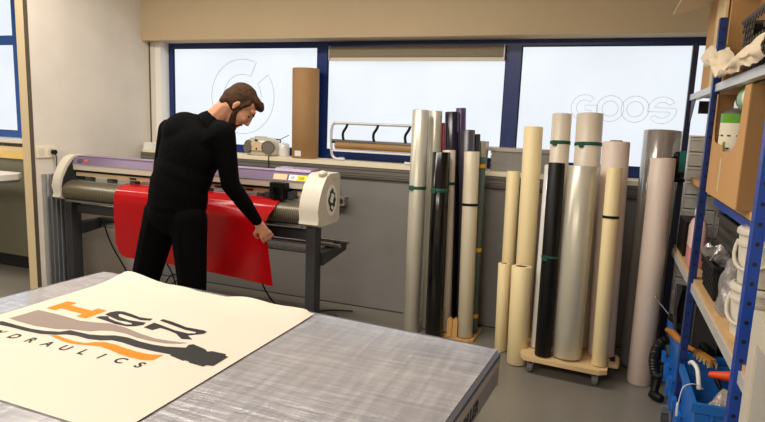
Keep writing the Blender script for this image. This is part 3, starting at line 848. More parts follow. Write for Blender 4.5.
roll('vinyl_roll','dark thin roll just visible behind the graphite grey roll',(-0.842,4.31,0),(-0.905,4.322,1.476),.0295,'dark_grey',GW)
roll('vinyl_roll','matte beige vinyl roll with black band standing on the wooden stand',(-0.837,4.03,0.021),(-0.880,4.09,1.357),.0545,'silver_beige',GW,[(.72,'black',.018)])
roll('vinyl_roll','thin green-grey roll with yellow bands beside the matte beige roll',(-0.801,4.135,0.021),(-0.830,4.19,1.317),.0315,'green_grey',GW,[(.95,'yellow_band',.03),(.48,'yellow_band',.03),(.1,'yellow_band',.03)])
roll('vinyl_roll','short pearl roll with clear wrap standing on the window sill',(-0.885,4.43,1.2055),(-0.879,4.43,1.424),.051,'pearl',None)

GC = 'cream paper rolls on the floor'
roll('paper_roll','slimmer of the two short cream paper rolls on the floor',(-0.562,3.93,0),(-0.580,3.96,.616),.0414,'cream_roll',GC,core='core_dark')
roll('paper_roll','thicker of the two short cream paper rolls on the floor',(-0.426,3.76,0),(-0.442,3.79,.650),.0655,'cream_roll',GC,core='core_dark')
roll('paper_roll','tall slim cream roll standing behind the slim short one',(-0.567,4.11,0),(-0.597,4.19,1.231),.0465,'cream_roll',GC)
roll('paper_roll','tallest cream roll standing behind the thick short one',(-0.432,3.962,0),(-0.469,4.08,1.544),.0625,'cream_roll',GC)

GD = 'rolls standing on the wooden dolly'
Z = .1205
roll('vinyl_roll','matte black vinyl roll at the left front of the wooden dolly',(-0.258,3.66,Z),(-0.277,3.78,1.33),.0505,'black',GD,[(.515,'green_band',.014)])
roll('film_roll','white film roll peeping out left of the black roll on the dolly',(-0.302,3.785,Z),(-0.316,3.905,1.307),.045,'clear_film',GD)
roll('film_roll','pale tall roll with green band rising behind the black roll on the dolly',(-0.262,3.935,Z),(-0.292,4.09,1.636),.0625,'white_film',GD,[(.875,'green_band',.022)])
roll('film_roll','thick pearl roll at the front middle of the wooden dolly',(-0.116,3.705,Z),(-0.123,3.80,1.319),.0895,'pearl',GD)
roll('film_roll','pale thick roll with green band rising behind the pearl roll on the dolly',(-0.074,3.93,Z),(-0.118,4.085,1.642),.083,'white_film',GD,[(.87,'green_band',.022)])
roll('paper_roll','slim cream roll with black band at the right front of the dolly',(0.076,3.66,Z),(0.057,3.74,1.325),.044,'cream_roll',GD,[(.755,'black',.016)])
roll('film_roll','pinkish white roll with protruding brown core at the right rear of the dolly',(0.084,3.845,Z),(0.055,3.94,1.472),.081,'pinkish',GD,core='core_dark',proud=.012)
GR = 'large rolls standing beside the rack'
roll('film_roll','thick metallic grey film roll leaning by the window, behind the pinkish one',(0.320,4.075,0),(0.332,4.20,1.551),.1125,'film_grey',GR)
roll('paper_roll','tall pinkish white roll standing on the floor beside the blue rack',(0.318,3.80,0),(0.320,3.82,1.393),.0695,'pinkish',GR)

# wooden dolly
t = thing('wooden_dolly',(-.13,3.82,0),'plywood dolly on casters carrying seven rolls','dolly')
P = [(-.395,3.655),(-.365,3.60),(.075,3.565),(.125,3.60),(.128,3.72),(.185,3.725),(.195,3.75),(.195,3.86),(.18,3.885),(.13,3.89),(.128,4.03),(.10,4.06),(-.36,4.085),(-.395,4.05)]
m = MB().prism(P,'z',.093,.12)
m.build('board','plywood',t,bevel=.003)
m = MB(); m.bx(.14,.172,3.76,3.85,.1203,.1212); m.build('hand_hole','ink',t)
for x,y in ((-.33,3.66),(.06,3.63),(.06,4.0),(-.33,4.02)):
    c = MB().bx(x-.03,x+.03,y-.03,y+.03,.086,.0929).bx(x-.018,x-.014,y-.02,y+.02,.03,.086).bx(x+.014,x+.018,y-.02,y+.02,.03,.086).build('caster_fork','steel',t)
    MB().cyl((x-.013,y+.008,.035),(x+.013,y+.008,.035),.035).build('wheel','mid_grey',c,bevel=.004)
# wooden roll stand by the wall
t = thing('wooden_stand',(-1.0,4.17,0),'flat wooden stand with pointed posts under the rolls by the grey wall','stand')
MB().prism([(-1.045,4.03),(-.985,4.0),(-.80,3.965),(-.765,3.99),(-.755,4.255),(-.79,4.268),(-1.045,4.268)],'z',0,.02).build('base_board','wood',t,bevel=.003)
for x in (-.945,-.905):
    MB().prism([(x-.018,.0205),(x+.018,.0205),(x+.018,.145),(x,.165),(x-.018,.145)],'y',3.985,4.012).build('post','wood',t,bevel=.002)

# ------------------------------------------------------------------ things on the window sill
SZ = 1.2055
t = thing('boombox',(-2.83,4.47,SZ),'small silver portable radio with two round speakers on the window sill','radio')
def sup(cx_,cy_,rx,ry,z,n=40,p=2.6):
    return [(cx_+rx*abs(math.cos(a))**(2/p)*(1 if math.cos(a)>0 else -1), cy_+ry*abs(math.sin(a))**(2/p)*(1 if math.sin(a)>0 else -1), z) for a in [2*PI*k/n for k in range(n)]]
rg = []
for z,k in ((0,.80),(.012,.93),(.05,1.0),(.09,.98),(.125,.88),(.15,.68),(.158,.45)):
    rg.append([(x,y,SZ+z) for x,y,_ in sup(-2.83,4.475,.165*k+.0,.095*k,0)])
MB().rings(rg).build('body','radio_silver',t,smooth=70)
for x,ax in ((-2.932,(-.42,-1,.15)),(-2.728,(.42,-1,.15))):
    a = V(ax).normalized(); c = V((x,4.393,SZ+.075))
    MB().lathe(c-a*.03,[(.058,0),(.058,.034),(.05,.04),(.046,.036),(.0,.037)],axis=a).build('speaker','grille',t)
MB().bx(-2.885,-2.775,4.372,4.39,SZ+.045,SZ+.115).build('front_panel','label_tan',t,bevel=.006)
MB().cyl((-2.83,4.369,SZ+.06),(-2.83,4.373,SZ+.06),.008).cyl((-2.84,4.369,SZ+.135),(-2.84,4.40,SZ+.13),.009).build('knob','ink',t)
m = MB()
for k in range(5): m.bx(-2.885+.024*k,-2.868+.024*k,4.43,4.455,SZ+.154,SZ+.166)
m.build('button','steel_light',t)
MB().tube([(-2.96,4.535,SZ+.11),(-2.94,4.56,SZ+.14),(-2.72,4.56,SZ+.14),(-2.70,4.535,SZ+.11)],.006,smooth=5).build('handle','dark_grey',t)
MB().cyl((-2.70,4.53,SZ+.14),(-2.60,4.53,SZ+.185),.003).build('antenna','dark_grey',t)
o = MB().lathe((-2.655,4.53,SZ),[(.055,0),(.055,.07),(.05,.10),(.038,.115),(.0,.12)]).build('plastic_tub','clear_film'); tag(o,'clear plastic tub behind the radio on the window sill','tub')
o = MB().tube([(-2.70,4.40,SZ+.008),(-2.69,4.36,SZ+.008),(-2.688,4.338,SZ-.005),(-2.687,4.338,1.14),(-2.687,4.338,1.02)],.004,smooth=6).build('radio_cable','black'); tag(o,'black cable hanging from the radio over the sill edge','cable')

t = thing('kraft_roll',(-2.41,4.475,SZ),'tall brown cardboard tube standing on the window sill','tube')
MB().ann((-2.410,4.475,SZ),(-2.415,4.475,1.955),.113,.10,n=48).build('tube_wall','kraft',t,smooth=50)
la = [math.radians(-112+4*k) for k in range(9)]
MB().prism([(-2.410+.1145*math.cos(a),4.475+.1145*math.sin(a)) for a in la]+[(-2.410+.1132*math.cos(a),4.475+.1132*math.sin(a)) for a in la[::-1]],'z',SZ+.02,SZ+.065).build('label','label_white',t)

t = thing('paper_dispenser',(-1.77,4.45,SZ),'white tubular roll dispenser with brown kraft paper on the window sill','dispenser')
xa, xb, y = -2.145, -1.36, 4.43
for x,d in ((xa,1),(xb,-1)):
    pass
MB().tube([(xa+.13,y+.0,SZ+.014),(xa+.05,y,SZ+.014),(xa+.012,y,SZ+.05),(xa+.004,y,SZ+.12),(xa+.002,y,SZ+.24),(xa+.02,y,SZ+.298),(xa+.07,y,SZ+.308),(-1.75,y,SZ+.308),(xb-.07,y,SZ+.308),(xb-.02,y,SZ+.298),(xb-.002,y,SZ+.24),(xb-.004,y,SZ+.12),(xb-.012,y,SZ+.05),(xb-.05,y,SZ+.014),(xb-.13,y,SZ+.014)],.011,n=12,smooth=6).build('tube_frame','steel_light',t)
MB().tube([(xa+.10,y+.012,SZ+.013),(xa+.05,y+.06,SZ+.013),(xa+.05,y+.15,SZ+.013)],.011,smooth=5).tube([(xb-.10,y+.012,SZ+.013),(xb-.05,y+.06,SZ+.013),(xb-.05,y+.15,SZ+.013)],.011,smooth=5).build('foot','steel_light',t)
MB().bx(xa+.015,xb-.015,y-.02,y+.02,SZ+.158,SZ+.176).build('cross_bar','steel',t,bevel=.003)
MB().cyl((xa+.045,y,SZ+.127),(xb-.045,y,SZ+.127),.030).build('kraft_roll','kraft',t)
MB().bx(xa+.012,xa+.045,y-.015,y+.015,SZ+.143,SZ+.160).build('end_clip','black',t)
MB().bx(xa+.02,xb-.02,y-.004,y+.004,SZ+.076,SZ+.092).build('cutter_bar','jamb_white',t)
for x in (-2.015,-1.745,-1.475):
    MB().tube([(x+.022,y-.012,SZ+.305),(x+.012,y-.016,SZ+.275),(x-.012,y-.018,SZ+.235),(x-.014,y-.018,SZ+.20),(x-.008,y-.016,SZ+.172)],.011,smooth=5).build('hook','black',t)

GS = 'stack of grey boards on the window sill'
for k in range(9):
    j = random.uniform(-.006,.006)
    o = MB().bx(-.80+j,-.345+j,4.41,4.60,SZ+.0165*k,SZ+.0165*k+.0155).build('grey_board','slab',bevel=.001)
    tag(o,'thin grey board in the stack on the window sill, under the overhanging cover board','board',GS)
o = MB().bx(-.86,-.34,4.40,4.61,SZ+.1495,SZ+.178).build('grey_board','film_grey',bevel=.003)
tag(o,'overhanging grey cover board on top of the board stack on the sill','board',GS)
# ------------------------------------------------------------------ blue shelving rack at the right
RX = .44; RB = .96
YN, YM, YF, Y0 = 1.995, 3.085, 3.98, .95
t = rack = thing('shelving_rack',(.7,2.5,0),'blue steel shelving rack with chipboard shelves along the right wall','rack')
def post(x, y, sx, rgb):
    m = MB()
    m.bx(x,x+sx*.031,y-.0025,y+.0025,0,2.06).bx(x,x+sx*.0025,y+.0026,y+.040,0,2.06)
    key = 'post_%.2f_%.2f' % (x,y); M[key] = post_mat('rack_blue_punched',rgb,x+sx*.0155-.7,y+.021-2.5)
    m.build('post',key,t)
for y in (Y0,YN,YM,YF): post(RX-.015,y-.02,1,(16,66,162) if y < 2.5 else (12,44,112) if y < 3.5 else (9,22,56)); post(RB,y-.02,-1,(14,44,112))  # farther posts in darker blue: their backlit shade is put into the paint
def beam(x0,x1,y0,y1,z0,z1,m): MB().bx(x0,x1,y0,y1,z0,z1).build('beam',m,t,bevel=.003)
spans = ((Y0+.03,YN-.03),(YN+.03,YM-.03),(YM+.03,YF-.03))
for i,(a,b_) in enumerate(spans):
    for z0,z1,mb_,xo in ((.80,.839,'steel_light',0),(1.222,1.252,'rack_blue',.05),(1.735,1.769,'steel_light',0)):
        if z0 > 1.2 and z0 < 1.3 and i != 1: continue
        beam(RX+xo-.004,RX+xo+.03,a-.005,b_+.005,z0,z1,mb_)
        beam(RB-.03,RB,a-.005,b_+.005,z0,z1,mb_)
    for z,top in ((.84,.8605),(1.2535,1.282),(1.75,1.768)):
        if z == 1.2535 and i == 0: continue
        MB().bx(RX+(.031 if z == 1.75 else .004 if z == .84 else .05),RB-.031 if z == 1.75 else RB-.004,a-.004,b_+.004,z,top).build('shelf_board','board_chip',t)
# gusset brackets under the top beam
MB().prism([(YF-.05,1.7345),(YF-.05,1.60),(YF-.10,1.62),(YF-.22,1.7345)],'x',RX+.004,RX+.008).build('gusset','dark_grey',t)
MB().bx(RX+.05,RB-.05,YF-.018,YF-.014,1.66,1.734).build('end_beam','dark_grey',t)
for yq in (YM-.06,YM+.07):
    pass
MB().tube([(.60,2.95,1.16),(.60,2.85,1.20),(.61,2.5,1.205),(.62,2.2,1.19)],.016,smooth=6).build('blue_handle','rack_blue',t)  # blue carrying handle behind the carton, built as a plain tube

# ---- top shelf
ZT = 1.7695
t = thing('open_carton',(.65,3.5,ZT),'tall brown carton with open flaps on the top shelf, far end','carton')
MB().bx(.475,.478,3.14,3.85,ZT,2.26).bx(.478,.86,3.847,3.85,ZT,2.26).bx(.478,.86,3.14,3.143,ZT,2.26).bx(.857,.86,3.143,3.847,ZT,2.26).bx(.478,.857,3.143,3.847,ZT,ZT+.004).build('walls','carton',t)
MB().poly([(.475,3.16,2.26),(.475,3.83,2.26),(.29,3.86,2.215),(.29,3.14,2.215)]).build('flap','carton_pale',t,solid=.006)
MB().poly([(.49,3.14,2.26),(.85,3.14,2.26),(.86,2.99,2.16),(.48,2.99,2.16)]).build('flap','carton',t,solid=.006)
o = MB().box((.462,3.30,2.02),(.012,.26,.498)).build('cardboard_sheet','carton_pale'); tag(o,'pale cardboard sheet standing against the tall open carton on the top shelf','cardboard')
o = MB().bx(.56,.93,2.865,3.01,ZT,2.30).build('carton','kraft_dark',bevel=.004); tag(o,'dark brown closed carton behind the rattan basket on the top shelf','carton')
# dark woven basket
def basket(name, x0,x1,y0,y1,z0,z1, m, label, cat='basket', holes=None, step=.024, taper=.90, rim='rattan'):
    cx_, cy_ = (x0+x1)/2, (y0+y1)/2
    t = thing(name,(cx_,cy_,z0),label,cat)
    def P(u, k):                        # u 0..4 around, k 0..1 up
        f = taper+(1-taper)*k; i = int(u)%4; q = u-int(u)
        c = [(x0,y1),(x0,y0),(x1,y0),(x1,y1)]
        a, b_ = V(c[i]), V(c[(i+1)%4]); p = a.lerp(b_,q)
        return V((cx_+(p.x-cx_)*f, cy_+(p.y-cy_)*f, z0+(z1-z0)*k))
    m_ = MB()
    nz = max(3,int((z1-z0)/step))
    for side in range(4):
        L = (P(side+.9999,1)-P(side,1)).length; nx = max(3,int(L/step))
        a0, a1 = P(side,0), P(side+.9999,0); out = (a1-a0).cross(V((0,0,1))).normalized()
        for k in range(nz):
            kk = (k+.5)/nz
            for j in range(nx):
                if holes and side == holes[0] and holes[1] < (j+.5)/nx < holes[2] and holes[3] < kk < holes[4]: continue
                over = (j+k)%2
                p, q = P(side+j/nx*.9999,kk), P(side+(j+1)/nx*.9999,kk); o_ = out*(.003 if over else -.001)
                d = (q-p); R = Matrix((d.normalized(),out,d.normalized().cross(out))).transposed()
                m_.box((p+q)/2+o_,(d.length*(1.02 if over else .55),.004,(z1-z0)/nz*(.62 if over else 1.0)),rot=R)
    m_.build('weave',m,t,smooth=0)
    f = MB()
    f.tube([P(s_,1) for s_ in (0,1,2,3)],.009,n=8,closed=True)
    f.build('rim',rim,t)
    g = MB(); q = [P(s_,.02) for s_ in (0,1,2,3)]; g.poly(q); g.build('bottom',m,t,solid=.006)
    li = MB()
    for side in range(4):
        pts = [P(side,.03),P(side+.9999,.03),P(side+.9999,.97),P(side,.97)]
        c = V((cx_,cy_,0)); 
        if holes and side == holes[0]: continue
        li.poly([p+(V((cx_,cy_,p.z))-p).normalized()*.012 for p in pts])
    li.build('dark_backing','black_matte',t)  # black sheets behind the slats stand in for the shade inside
    return t
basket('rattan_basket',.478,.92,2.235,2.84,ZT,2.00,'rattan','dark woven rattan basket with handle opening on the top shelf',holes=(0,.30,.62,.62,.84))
o = MB().box((.69,2.12,ZT+.072),(.44,.17,.143)).build('carton','carton_pale',bevel=.004); tag(o,'small pale beige box in front of the rattan basket on the top shelf','carton')
o = MB().box((.70,2.45,2.135),(.26,.24,.235)).build('white_box','paper_white',bevel=.02); tag(o,'white box standing in the top of the rattan basket','box')
def crumple(u, v):
    y = 3.30-1.25*u
    top = 1.955-.10*min(1,u*2.2)+.03*math.sin(u*9); hem = 1.885-.105*min(1,u*2.6)
    z = top*(1-v)+hem*v
    x = .462-.05*math.sin(min(1,v*1.35)*PI*.5)-.02*math.sin(v*PI)
    n = noise.noise_vector(V((u*8,v*3,1.3)))*.024+noise.noise_vector(V((u*20,v*8,4)))*.008
    x = min(x+n.x*.8,.474)
    if v < .75: z = max(z,ZT+.03)
    return (x, y+n.y, max(z+n.z,1.775) if x > .43 else z+n.z)
o = MB().grid(60,26,crumple).build('packing_paper','paper_beige',smooth=35,solid=.002); tag(o,'crumpled beige packing paper spilling over the edge of the top shelf','paper')

# ---- middle shelf: open-fronted carton with spray cans
ZM = 1.2825
t = thing('dispenser_carton',(.62,2.70,ZM),'brown carton with cut-out front holding green and cream spray cans','carton')
yb, ya, zt = 3.035, 2.36, 1.722
fr = [(ya,ZM),(yb,ZM),(yb,zt),(yb-.012,zt),(yb-.02,1.56),(yb-.05,1.515),(yb-.12,1.505),(2.78,1.502),(2.74,1.475),(2.56,1.485),(2.50,1.515),(2.47,1.58),(2.455,zt),(ya,zt)]
MB().prism(fr,'x',.445,.449).build('front_panel','carton',t)
MB().bx(.4491,.80,ya,ya+.004,ZM,zt).build('side_panel','kraft',t)
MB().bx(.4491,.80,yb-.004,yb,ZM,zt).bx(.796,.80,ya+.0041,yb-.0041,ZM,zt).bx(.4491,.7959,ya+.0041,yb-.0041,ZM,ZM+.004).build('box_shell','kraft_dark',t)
MB().bx(.4442,.4448,2.735,2.765,ZM+.03,ZM+.165).build('sealing_tape','label_tan',t)
def can(x,y,z,r,h,label,axis=(0,0,1),green=(.62,.86),capm='jamb_white',q=True):
    a = V(axis).normalized(); c = V((x,y,z))
    t = thing('spray_can',c,label,'spray can','spray cans in the brown carton')
    MB().lathe(c,[(r*.9,0),(r,.006),(r,h*green[0])],axis=a,n=28).build('label_sleeve','can_cream',t)
    MB().lathe(c,[(r+.0004,h*green[0]),(r+.0004,h*green[1])],axis=a,n=28).build('green_band','can_green',t)
    MB().lathe(c,[(r,h*green[1]),(r,h*.88),(r*.86,h*.93),(r*.55,h*.955),(r*.5,h*.965)],axis=a,n=28).build('dome','steel',t)
    MB().lathe(c,[(r*.45,h*.9655),(r*.45,h*1.03),(r*.3,h*1.09),(r*.28,h*1.1)] if capm == 'jamb_white' else [(r*.8,h*.9655),(r*.8,h*1.2)],axis=a,n=20).build('cap',capm,t)
    if q:
        b1 = a.orthogonal(); 
        l = MB()
        for ka in range(5):
            for kz in range(3):
                an = math.radians(178+26*ka); zz = h*(.38+.14*kz)
                p = c+V((math.cos(an)*(r+.0008),math.sin(an)*(r+.0008),zz)); nx_ = V((math.cos(an),math.sin(an),0)); tx = V((-math.sin(an),math.cos(an),0))
                l.box(p,(.014,.001,.006),rot=Matrix((tx,nx_,V((0,0,1)))).transposed())
        l.build('pictogram','ink',t)
        MB().box(c+V((-(r+.0006)*.8,-(r+.0006)*.6,h*.30)),(.012,.001,h*.58),rot=Matrix((V((.6,-.8,0)),V((-.8,-.6,0)),V((0,0,1)))).transposed()).build('green_stripe','can_green',t)
    return t
can(.533,2.935,ZM+.0045,.078,.385,'upright green and cream spray can with white nozzle in the cut-out carton',green=(.80,.90))
can(.515,2.60,ZM+.0045,.04,.30,'upright spray can behind the near edge of the cut-out in the carton',capm='black')
can(.512,2.42,1.685,.056,.26,'spray can with black cap lying on top of the others in the carton',axis=(0,1,0),capm='black',q=False,green=(.55,.82))
o = MB().box((.62,3.40,1.50),(.30,.012,.42)).build('cardboard_sheet','carton'); tag(o,'brown cardboard sheet standing on the middle shelf left of the cut-out carton','cardboard')
t = thing('cordless_tool',(.425,3.90,1.27),'teal and black power tool hanging on the far rack post','tool')
MB().hull((.405,3.925,1.41),.024,(.415,3.915,1.30),.022).build('tool_body','black',t)
MB().box((.430,3.895,1.375),(.035,.03,.125)).build('housing','teal',t,bevel=.008)
MB().tube([(.395,3.90,1.40),(.372,3.89,1.385),(.365,3.89,1.345),(.385,3.90,1.325)],.010,smooth=5).hull((.40,3.90,1.27),.022,(.445,3.90,1.262),.012).build('handle','black',t)

# ---- lower shelf
ZL = .8615
t = thing('black_case',(.49,3.75,ZL),'black case with white label on the lower shelf, far end','case')
MB().bx(.452,.54,3.60,3.90,ZL,1.055).build('shell','black',t,bevel=.006)
MB().bx(.47,.525,3.5992,3.5999,.93,.985).build('label','label_white',t)
t = thing('canister',(.485,3.40,ZL),'pale pink canister with pink liquid and white cap on the lower shelf','canister')
rg = []
for z,k in ((0,.92),(.012,1),(.20,1),(.235,.75),(.25,.42),(.262,.40)): rg.append([(x,y,ZL+z) for x,y,_ in sup(.485,3.40,.038*k,.085*k,0,n=28,p=4)])
MB().rings(rg).build('bottle','pink_pale',t)
rg = []
for z,k in ((.004,1.012),(.10,1.012)): rg.append([(x,y,ZL+z) for x,y,_ in sup(.485,3.40,.038*k,.085*k,0,n=28,p=4)])
MB().rings(rg).build('liquid','pink_liquid',t)
MB().cyl((.485,3.40,ZL+.2625),(.485,3.40,ZL+.295),.024).build('cap','jamb_white',t)
o = MB().bx(.62,.90,3.32,3.66,ZL,1.145).build('blue_box','rack_navy',bevel=.01); tag(o,'dark blue box behind the pink canister on the lower shelf','box')
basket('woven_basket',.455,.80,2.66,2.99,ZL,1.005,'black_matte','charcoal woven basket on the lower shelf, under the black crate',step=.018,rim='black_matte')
t = thing('crate',(.70,2.72,1.015),'black perforated crate standing on the charcoal woven basket','crate')
m = MB()
for (x0,x1,y0,y1) in ((.505,.511,2.46,2.98),(.511,.87,2.46,2.466),(.87,.876,2.46,2.98),(.511,.87,2.974,2.98)): m.bx(x0,x1,y0,y1,1.0155,1.195)
m.bx(.511,.87,2.466,2.974,1.0155,1.02).build('crate_walls','crate_lattice',t)
MB().bx(.497,.5049,2.455,2.985,1.178,1.197).bx(.5049,.88,2.452,2.4599,1.178,1.197).build('crate_rim','dark_grey',t)
o = MB().box((.62,2.60,1.19),(.18,.22,.012),rot=Matrix.Rotation(.25,3,'Y')).build('paper_pad','label_white'); tag(o,'white paper pad lying in the black perforated crate','paper')
def bag(name, cx_,cy_,z0,h,rx,ry,m,label,seed,cat='bag',folds=9,top=.55):
    def fn(u,v):
        a = 2*PI*u; k = (1-(1-top)*v**1.5)*(1+.10*math.sin(folds*a+seed)*(.4+v)); k *= .86 if v < .04 else 1
        n = noise.noise_vector(V((math.cos(a)*2,math.sin(a)*2,v*4+seed)))*.02
        return (cx_+rx*k*math.cos(a)+n.x*.5, cy_+ry*k*math.sin(a)+n.y, z0+h*v+(n.z if v > .1 else 0))
    mb = MB()
    R_ = [[fn(i/40,j/14) for i in range(40)] for j in range(15)]
    o = mb.rings(R_).build(name,m,smooth=35); tag(o,label,cat); return o
bag('foil_bag',.525,2.505,ZL,.22,.075,.115,'bag_silver','silvery foil bag on the lower shelf next to the white buckets',1.2)
o = MB().grid(18,18,lambda u,v:(.43+.13*u+.02*math.sin(9*v),2.64+.18*v,1.02+.05*math.sin(5*u+4*v)*math.sin(3*v+1)+noise.noise(V((u*7,v*7,2)))*.03+.02)).build('wrapping_film','bag_silver',smooth=30,solid=.0015); tag(o,'crumpled silvery wrapping film lying in front of the black crate','film')
def bucket(x,y,z,r,h,label,grp):
    t = thing('bucket',(x,y,z),label,'bucket',grp)
    MB().lathe((x,y,z),[(r*.86,0),(r*.88,.006),(r*.97,h*.82),(r*.97,h*.86)],n=40).build('pail','tub_white',t)
    MB().lathe((x,y,z),[(r*1.0,h*.8605),(r*1.05,h*.87),(r*1.05,h*.93),(r*1.0,h*.97),(r*.92,h*.985),(r*.9,h*.965),(0,h*.965)],n=40).build('lid','cream',t)
    MB().lathe((x,y,z),[(r*.975,h*.66),(r*1.015,h*.67),(r*1.015,h*.72),(r*.975,h*.73)],n=40).build('collar_ring','cream',t)
    a0 = math.radians(215)
    MB().tube([(x+r*1.05*math.cos(a0+k),y+r*1.05*math.sin(a0+k),z+h*(.70-.42*math.sin((k+1.2)/2.4*PI))) for k in [i*.2-1.2 for i in range(13)]],.006,n=8).build('bail_handle','cream',t)
bucket(.555,2.275,ZL,.107,.185,'lower white bucket with lid, under another bucket on the lower shelf','white buckets on the lower shelf')
bucket(.555,2.275,ZL+.1855,.105,.195,'upper white bucket with lid, stacked on another bucket','white buckets on the lower shelf')
z = ZL
for h,m_,lab in ((.075,'tub_grey','lowest, greyish tub of the stack right of the near post'),(.10,'tub_purple','purple tub in the stack right of the near post'),(.12,'tub_white','white tub directly on the purple one, right of the near post'),(.12,'tub_white','topmost white tub of the stack right of the near post')):
    t = thing('storage_tub',(.68,1.76,z),lab,'tub','stack of tubs right of the near post')
    MB().box((.68,1.76,z+h*.44),(.36,.30,h*.86),taper=.94).build('tub_body',m_,t,bevel=.008)
    MB().bx(.49,.87,1.60,1.92,z+h*.875,z+h*.995).build('lid','tub_grey' if m_ != 'tub_purple' else 'tub_white',t,bevel=.006)
    z += h
# leaning framed panel in front of the near bay
t = thing('framed_panel',(.42,1.4,0),'cream framed panel leaning upright against the near post of the rack','panel')
MB().bx(.413,.436,1.72,1.79,0,1.08).bx(.413,.436,1.0,1.07,0,1.08).bx(.413,.436,1.07,1.72,1.01,1.08).bx(.413,.436,1.07,1.72,0,.07).build('frame','cream',t,bevel=.006)
MB().bx(.42,.43,1.07,1.72,.07,1.01).build('infill','tub_grey',t)

# drawers of translucent white plastic behind the far post
for kx,(xa_,xb_) in enumerate(((.478,.665),(.67,.86))):
    t = thing('drawer_tower',((xa_+xb_)/2,4.2,0),['white plastic drawer tower by the back wall, nearest the blue post','white plastic drawer tower by the back wall, nearest the right wall'][kx],'drawers','white drawer towers behind the rack')
    MB().bx(xa_,xb_,4.08,4.335,0,.012).bx(xa_,xa_+.006,4.08,4.335,.012,1.52).bx(xb_-.006,xb_,4.08,4.335,.012,1.52).bx(xa_+.006,xb_-.006,4.329,4.335,.012,1.52).bx(xa_,xb_,4.08,4.335,1.5205,1.53).build('carcass','drawer_light',t)
    for k in range(17):
        z = .018+k*.0885
        d = MB().bx(xa_+.008,xb_-.008,4.075,4.32,z,z+.068).build('drawer','drawer_white',t,bevel=.004)
        MB().bx(xa_+.004,xb_-.004,4.066,4.0745,z+.0685,z+.082).build('handle_lip','drawer_light',d)

# ---- blue bins on the floor under the rack
def bin_(x0,x1,y0,y1,h,label):
    t = thing('storage_bin',((x0+x1)/2,(y0+y1)/2,0),label,'bin','blue storage bins under the rack')
    w = .006; k = .02
    m = MB()
    def ring(x0,x1,y0,y1,z): return [(x0,y0,z),(x1,y0,z),(x1,y1,z),(x0,y1,z)]
    m.rings([ring(x0+k,x1-k,y0+k,y1-k,.0),ring(x0,x1,y0,y1,h),ring(x0+w,x1-w,y0+w,y1-w,h),ring(x0+k+w,x1-k-w,y0+k+w,y1-k-w,.01)])
    m.build('bin_body','bin_blue',t,smooth=30)
    m = MB().bx(x0-.016,x0+.004,y0-.016,y1+.016,h-.035,h+.004).bx(x1-.004,x1+.016,y0-.016,y1+.016,h-.035,h+.004).bx(x0+.004,x1-.004,y0-.016,y0+.004,h-.035,h+.004).bx(x0+.004,x1-.004,y1-.004,y1+.016,h-.035,h+.004)
    m.build('rim','bin_blue',t,bevel=.004)
    for j in range(3):
        y = y0+(y1-y0)*(.15+.35*j); MB().bx(x0-.02,x0+.01,y-.02,y+.02,h*.25,h*.56).bx(x0-.035,x0-.016,y-.025,y+.025,h*.50,h*.62).build('lug','bin_blue',t,bevel=.003)
    for j in range(4):
        x = x0+(x1-x0)*(.14+.24*j); MB().bx(x-.006,x+.006,y0-.012,y0+.016,h*.1,h-.036).build('rib','bin_blue',t,bevel=.003)
    return t
bin_(.445,.90,2.63,3.10,.43,'open blue bin nearest the camera under the rack, with a clear bag inside')
bin_(.445,.90,3.16,3.70,.46,'open blue bin farther back under the rack, full of black things')
o = MB().box((.68,2.87,.13),(.36,.38,.236)).build('packed_goods','tub_grey',bevel=.03); tag(o,'pale packed goods filling the near blue bin','goods')
bag('clear_bag',.60,2.775,.26,.165,.125,.11,'bag_clear','crumpled clear plastic bag in the near blue bin',5.1,folds=7,top=.35)
t = thing('spray_trigger',(.66,2.80,.42),'orange and black trigger tool lying in the near blue bin','tool')
MB().hull((.55,2.95,.445),.016,(.63,2.92,.462),.026).build('tool_body','orange_red',t)
MB().hull((.57,2.93,.432),.012,(.585,2.91,.40),.009).build('trigger','black',t)
o = MB().tube([(.468,3.03,.455),(.472,2.99,.475),(.485,2.94,.468),(.490,2.91,.44),(.494,2.88,.39)],.010,smooth=6).build('plastic_hook','jamb_white'); tag(o,'white curved plastic hook sticking out of the near blue bin','hook')
o = MB().tube([(.50,2.82,.42),(.46,2.80,.445),(.415,2.78,.43),(.40,2.76,.36)],.002,smooth=6).box((.397,2.76,.33),(.006,.022,.055)).build('string_tag','jamb_white'); tag(o,'white string with tag hanging over the side of the near blue bin','tag')
t = thing('hand_brush',(.47,3.1,.45),'wooden-handled hand brush lying across the blue bins','brush')
MB().tube([(.405,3.46,.468),(.425,3.38,.478),(.445,3.30,.475),(.47,3.20,.478),(.50,3.12,.488)],[.014,.02,.019,.0145,.013,.012],n=12,smooth=5).build('handle','wood_dark',t)
MB().box((.53,3.05,.495),(.03,.13,.014),rot=Matrix.Rotation(.42,3,'Z')).build('brush_head','wood_dark',t,bevel=.008)
m = MB()
for k in range(60):
    a = random.random(); s_ = random.uniform(-.02,.02)
    p = V((.53,3.05,.492))+V((-math.sin(.42)*(a-.5)*.16+s_*.9,math.cos(.42)*(a-.5)*.16,0)); m.cyl(p,p+V((random.uniform(-.012,.012),random.uniform(-.012,.012),-.028)),.0022,n=5)
m.build('bristles','bristle',t)
t = thing('tube_with_rod',(.5,3.4,.5),'black tube with thin steel rod sticking out over the far blue bin','tool')
MB().cyl((.425,3.56,.515),(.56,3.10,.50),.020).build('tube','black',t)
MB().cyl((.345,3.60,.60),(.425,3.56,.516),.0035).build('rod','steel',t)
MB().ell((.343,3.602,.603),.008).build('rod_tip','steel',t)
t = thing('dustpan',(.50,3.55,.55),'black dustpan standing in the far blue bin','dustpan')
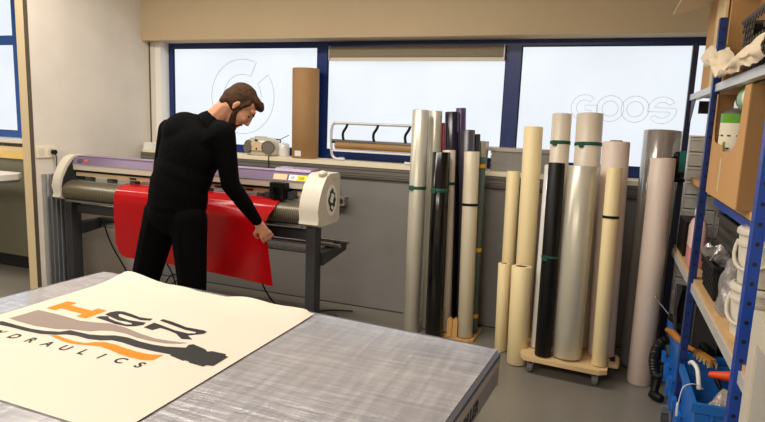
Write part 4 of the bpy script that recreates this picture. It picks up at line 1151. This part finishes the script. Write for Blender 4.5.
MB().prism([(.44,.45),(.60,.45),(.61,.64),(.58,.72),(.43,.72),(.425,.64)],'y',3.50,3.505).build('pan','black_matte',t)
MB().prism([(.42,.60),(.44,.45),(.45,.45),(.435,.60),(.45,.725),(.425,.725)],'y',3.42,3.4995).build('pan_side','dark_grey',t)
o = MB().prism([(.485,.36),(.60,.36),(.60,.72),(.56,.755),(.52,.755),(.485,.70)],'y',3.17,3.215).build('flat_case','dark_grey',bevel=.01); tag(o,'dark grey flat case standing upright in the far blue bin','case')
bag('bin_bag',.66,3.32,.20,.50,.14,.11,'black_gloss','shiny black plastic bag in the far blue bin',2.2,folds=11,top=.6)
# vacuum hose and a small trolley wheel at the corner of the bins
t = thing('vacuum_hose',(.40,3.5,0),'black corrugated hose coiled on the floor beside the blue bins','hose')
pth = [(.40+(a-.40)*.7,3.64+(b_-3.64)*.7,.245+(c_-.18)*.75) for a,b_,c_ in [(.46,3.70,.30),(.42,3.71,.285),(.375,3.68,.235),(.355,3.62,.16),(.37,3.58,.07),(.41,3.60,.045),(.428,3.66,.10),(.40,3.70,.16)]]
MB().tube(pth,[.026,.0225]*48,n=14,smooth=12).build('hose_tube','hose',t)
MB().tube([(.405,3.62,.16),(.39,3.60,.06),(.39,3.58,.03)],.024).hull((.385,3.58,.03),.028,(.415,3.55,.03),.026).build('nozzle','black',t)
t = thing('trolley_caster',(.415,3.24,0),'dark caster wheel peeking out at the lower corner of the near blue bin','wheel')
MB().cyl((.400,3.24,.045),(.43,3.24,.045),.045).build('wheel','dark_grey',t,bevel=.006)
MB().bx(.397,.433,3.225,3.255,.0905,.125).build('fork','mid_grey',t)

# ------------------------------------------------------------------ light
def area(name, loc, size, power, col, rot=(0,0,0)):
    l = bpy.data.lights.new(name,'AREA'); l.shape = 'RECTANGLE'; l.size, l.size_y = size; l.energy = power; l.color = col
    o = bpy.data.objects.new(name,l); COL.objects.link(o); o.location = loc; o.rotation_euler = rot; return o
WARM = (1,.935,.84)
for x,y,k in ((-3.2,2.7,.72),(-1.5,2.6,.72),(-3.1,-1.2,1.5),(-1.0,-1.2,1.5),(-5.8,2.5,.9)):
    area('ceiling_light',(x,y,2.93),(1.5,.5),CEIL*1.13*k,WARM)
w = bpy.data.worlds.new('world'); sc.world = w; w.use_nodes = True
bg = w.node_tree.nodes['Background']; bg.inputs['Color'].default_value = (.80,.90,1,1); bg.inputs['Strength'].default_value = 1.0
sc.view_settings.view_transform = 'Standard'; sc.view_settings.look = 'None'
sc.view_settings.gamma = 1; sc.view_settings.exposure = EXPO; sc.view_settings.use_curve_mapping = False
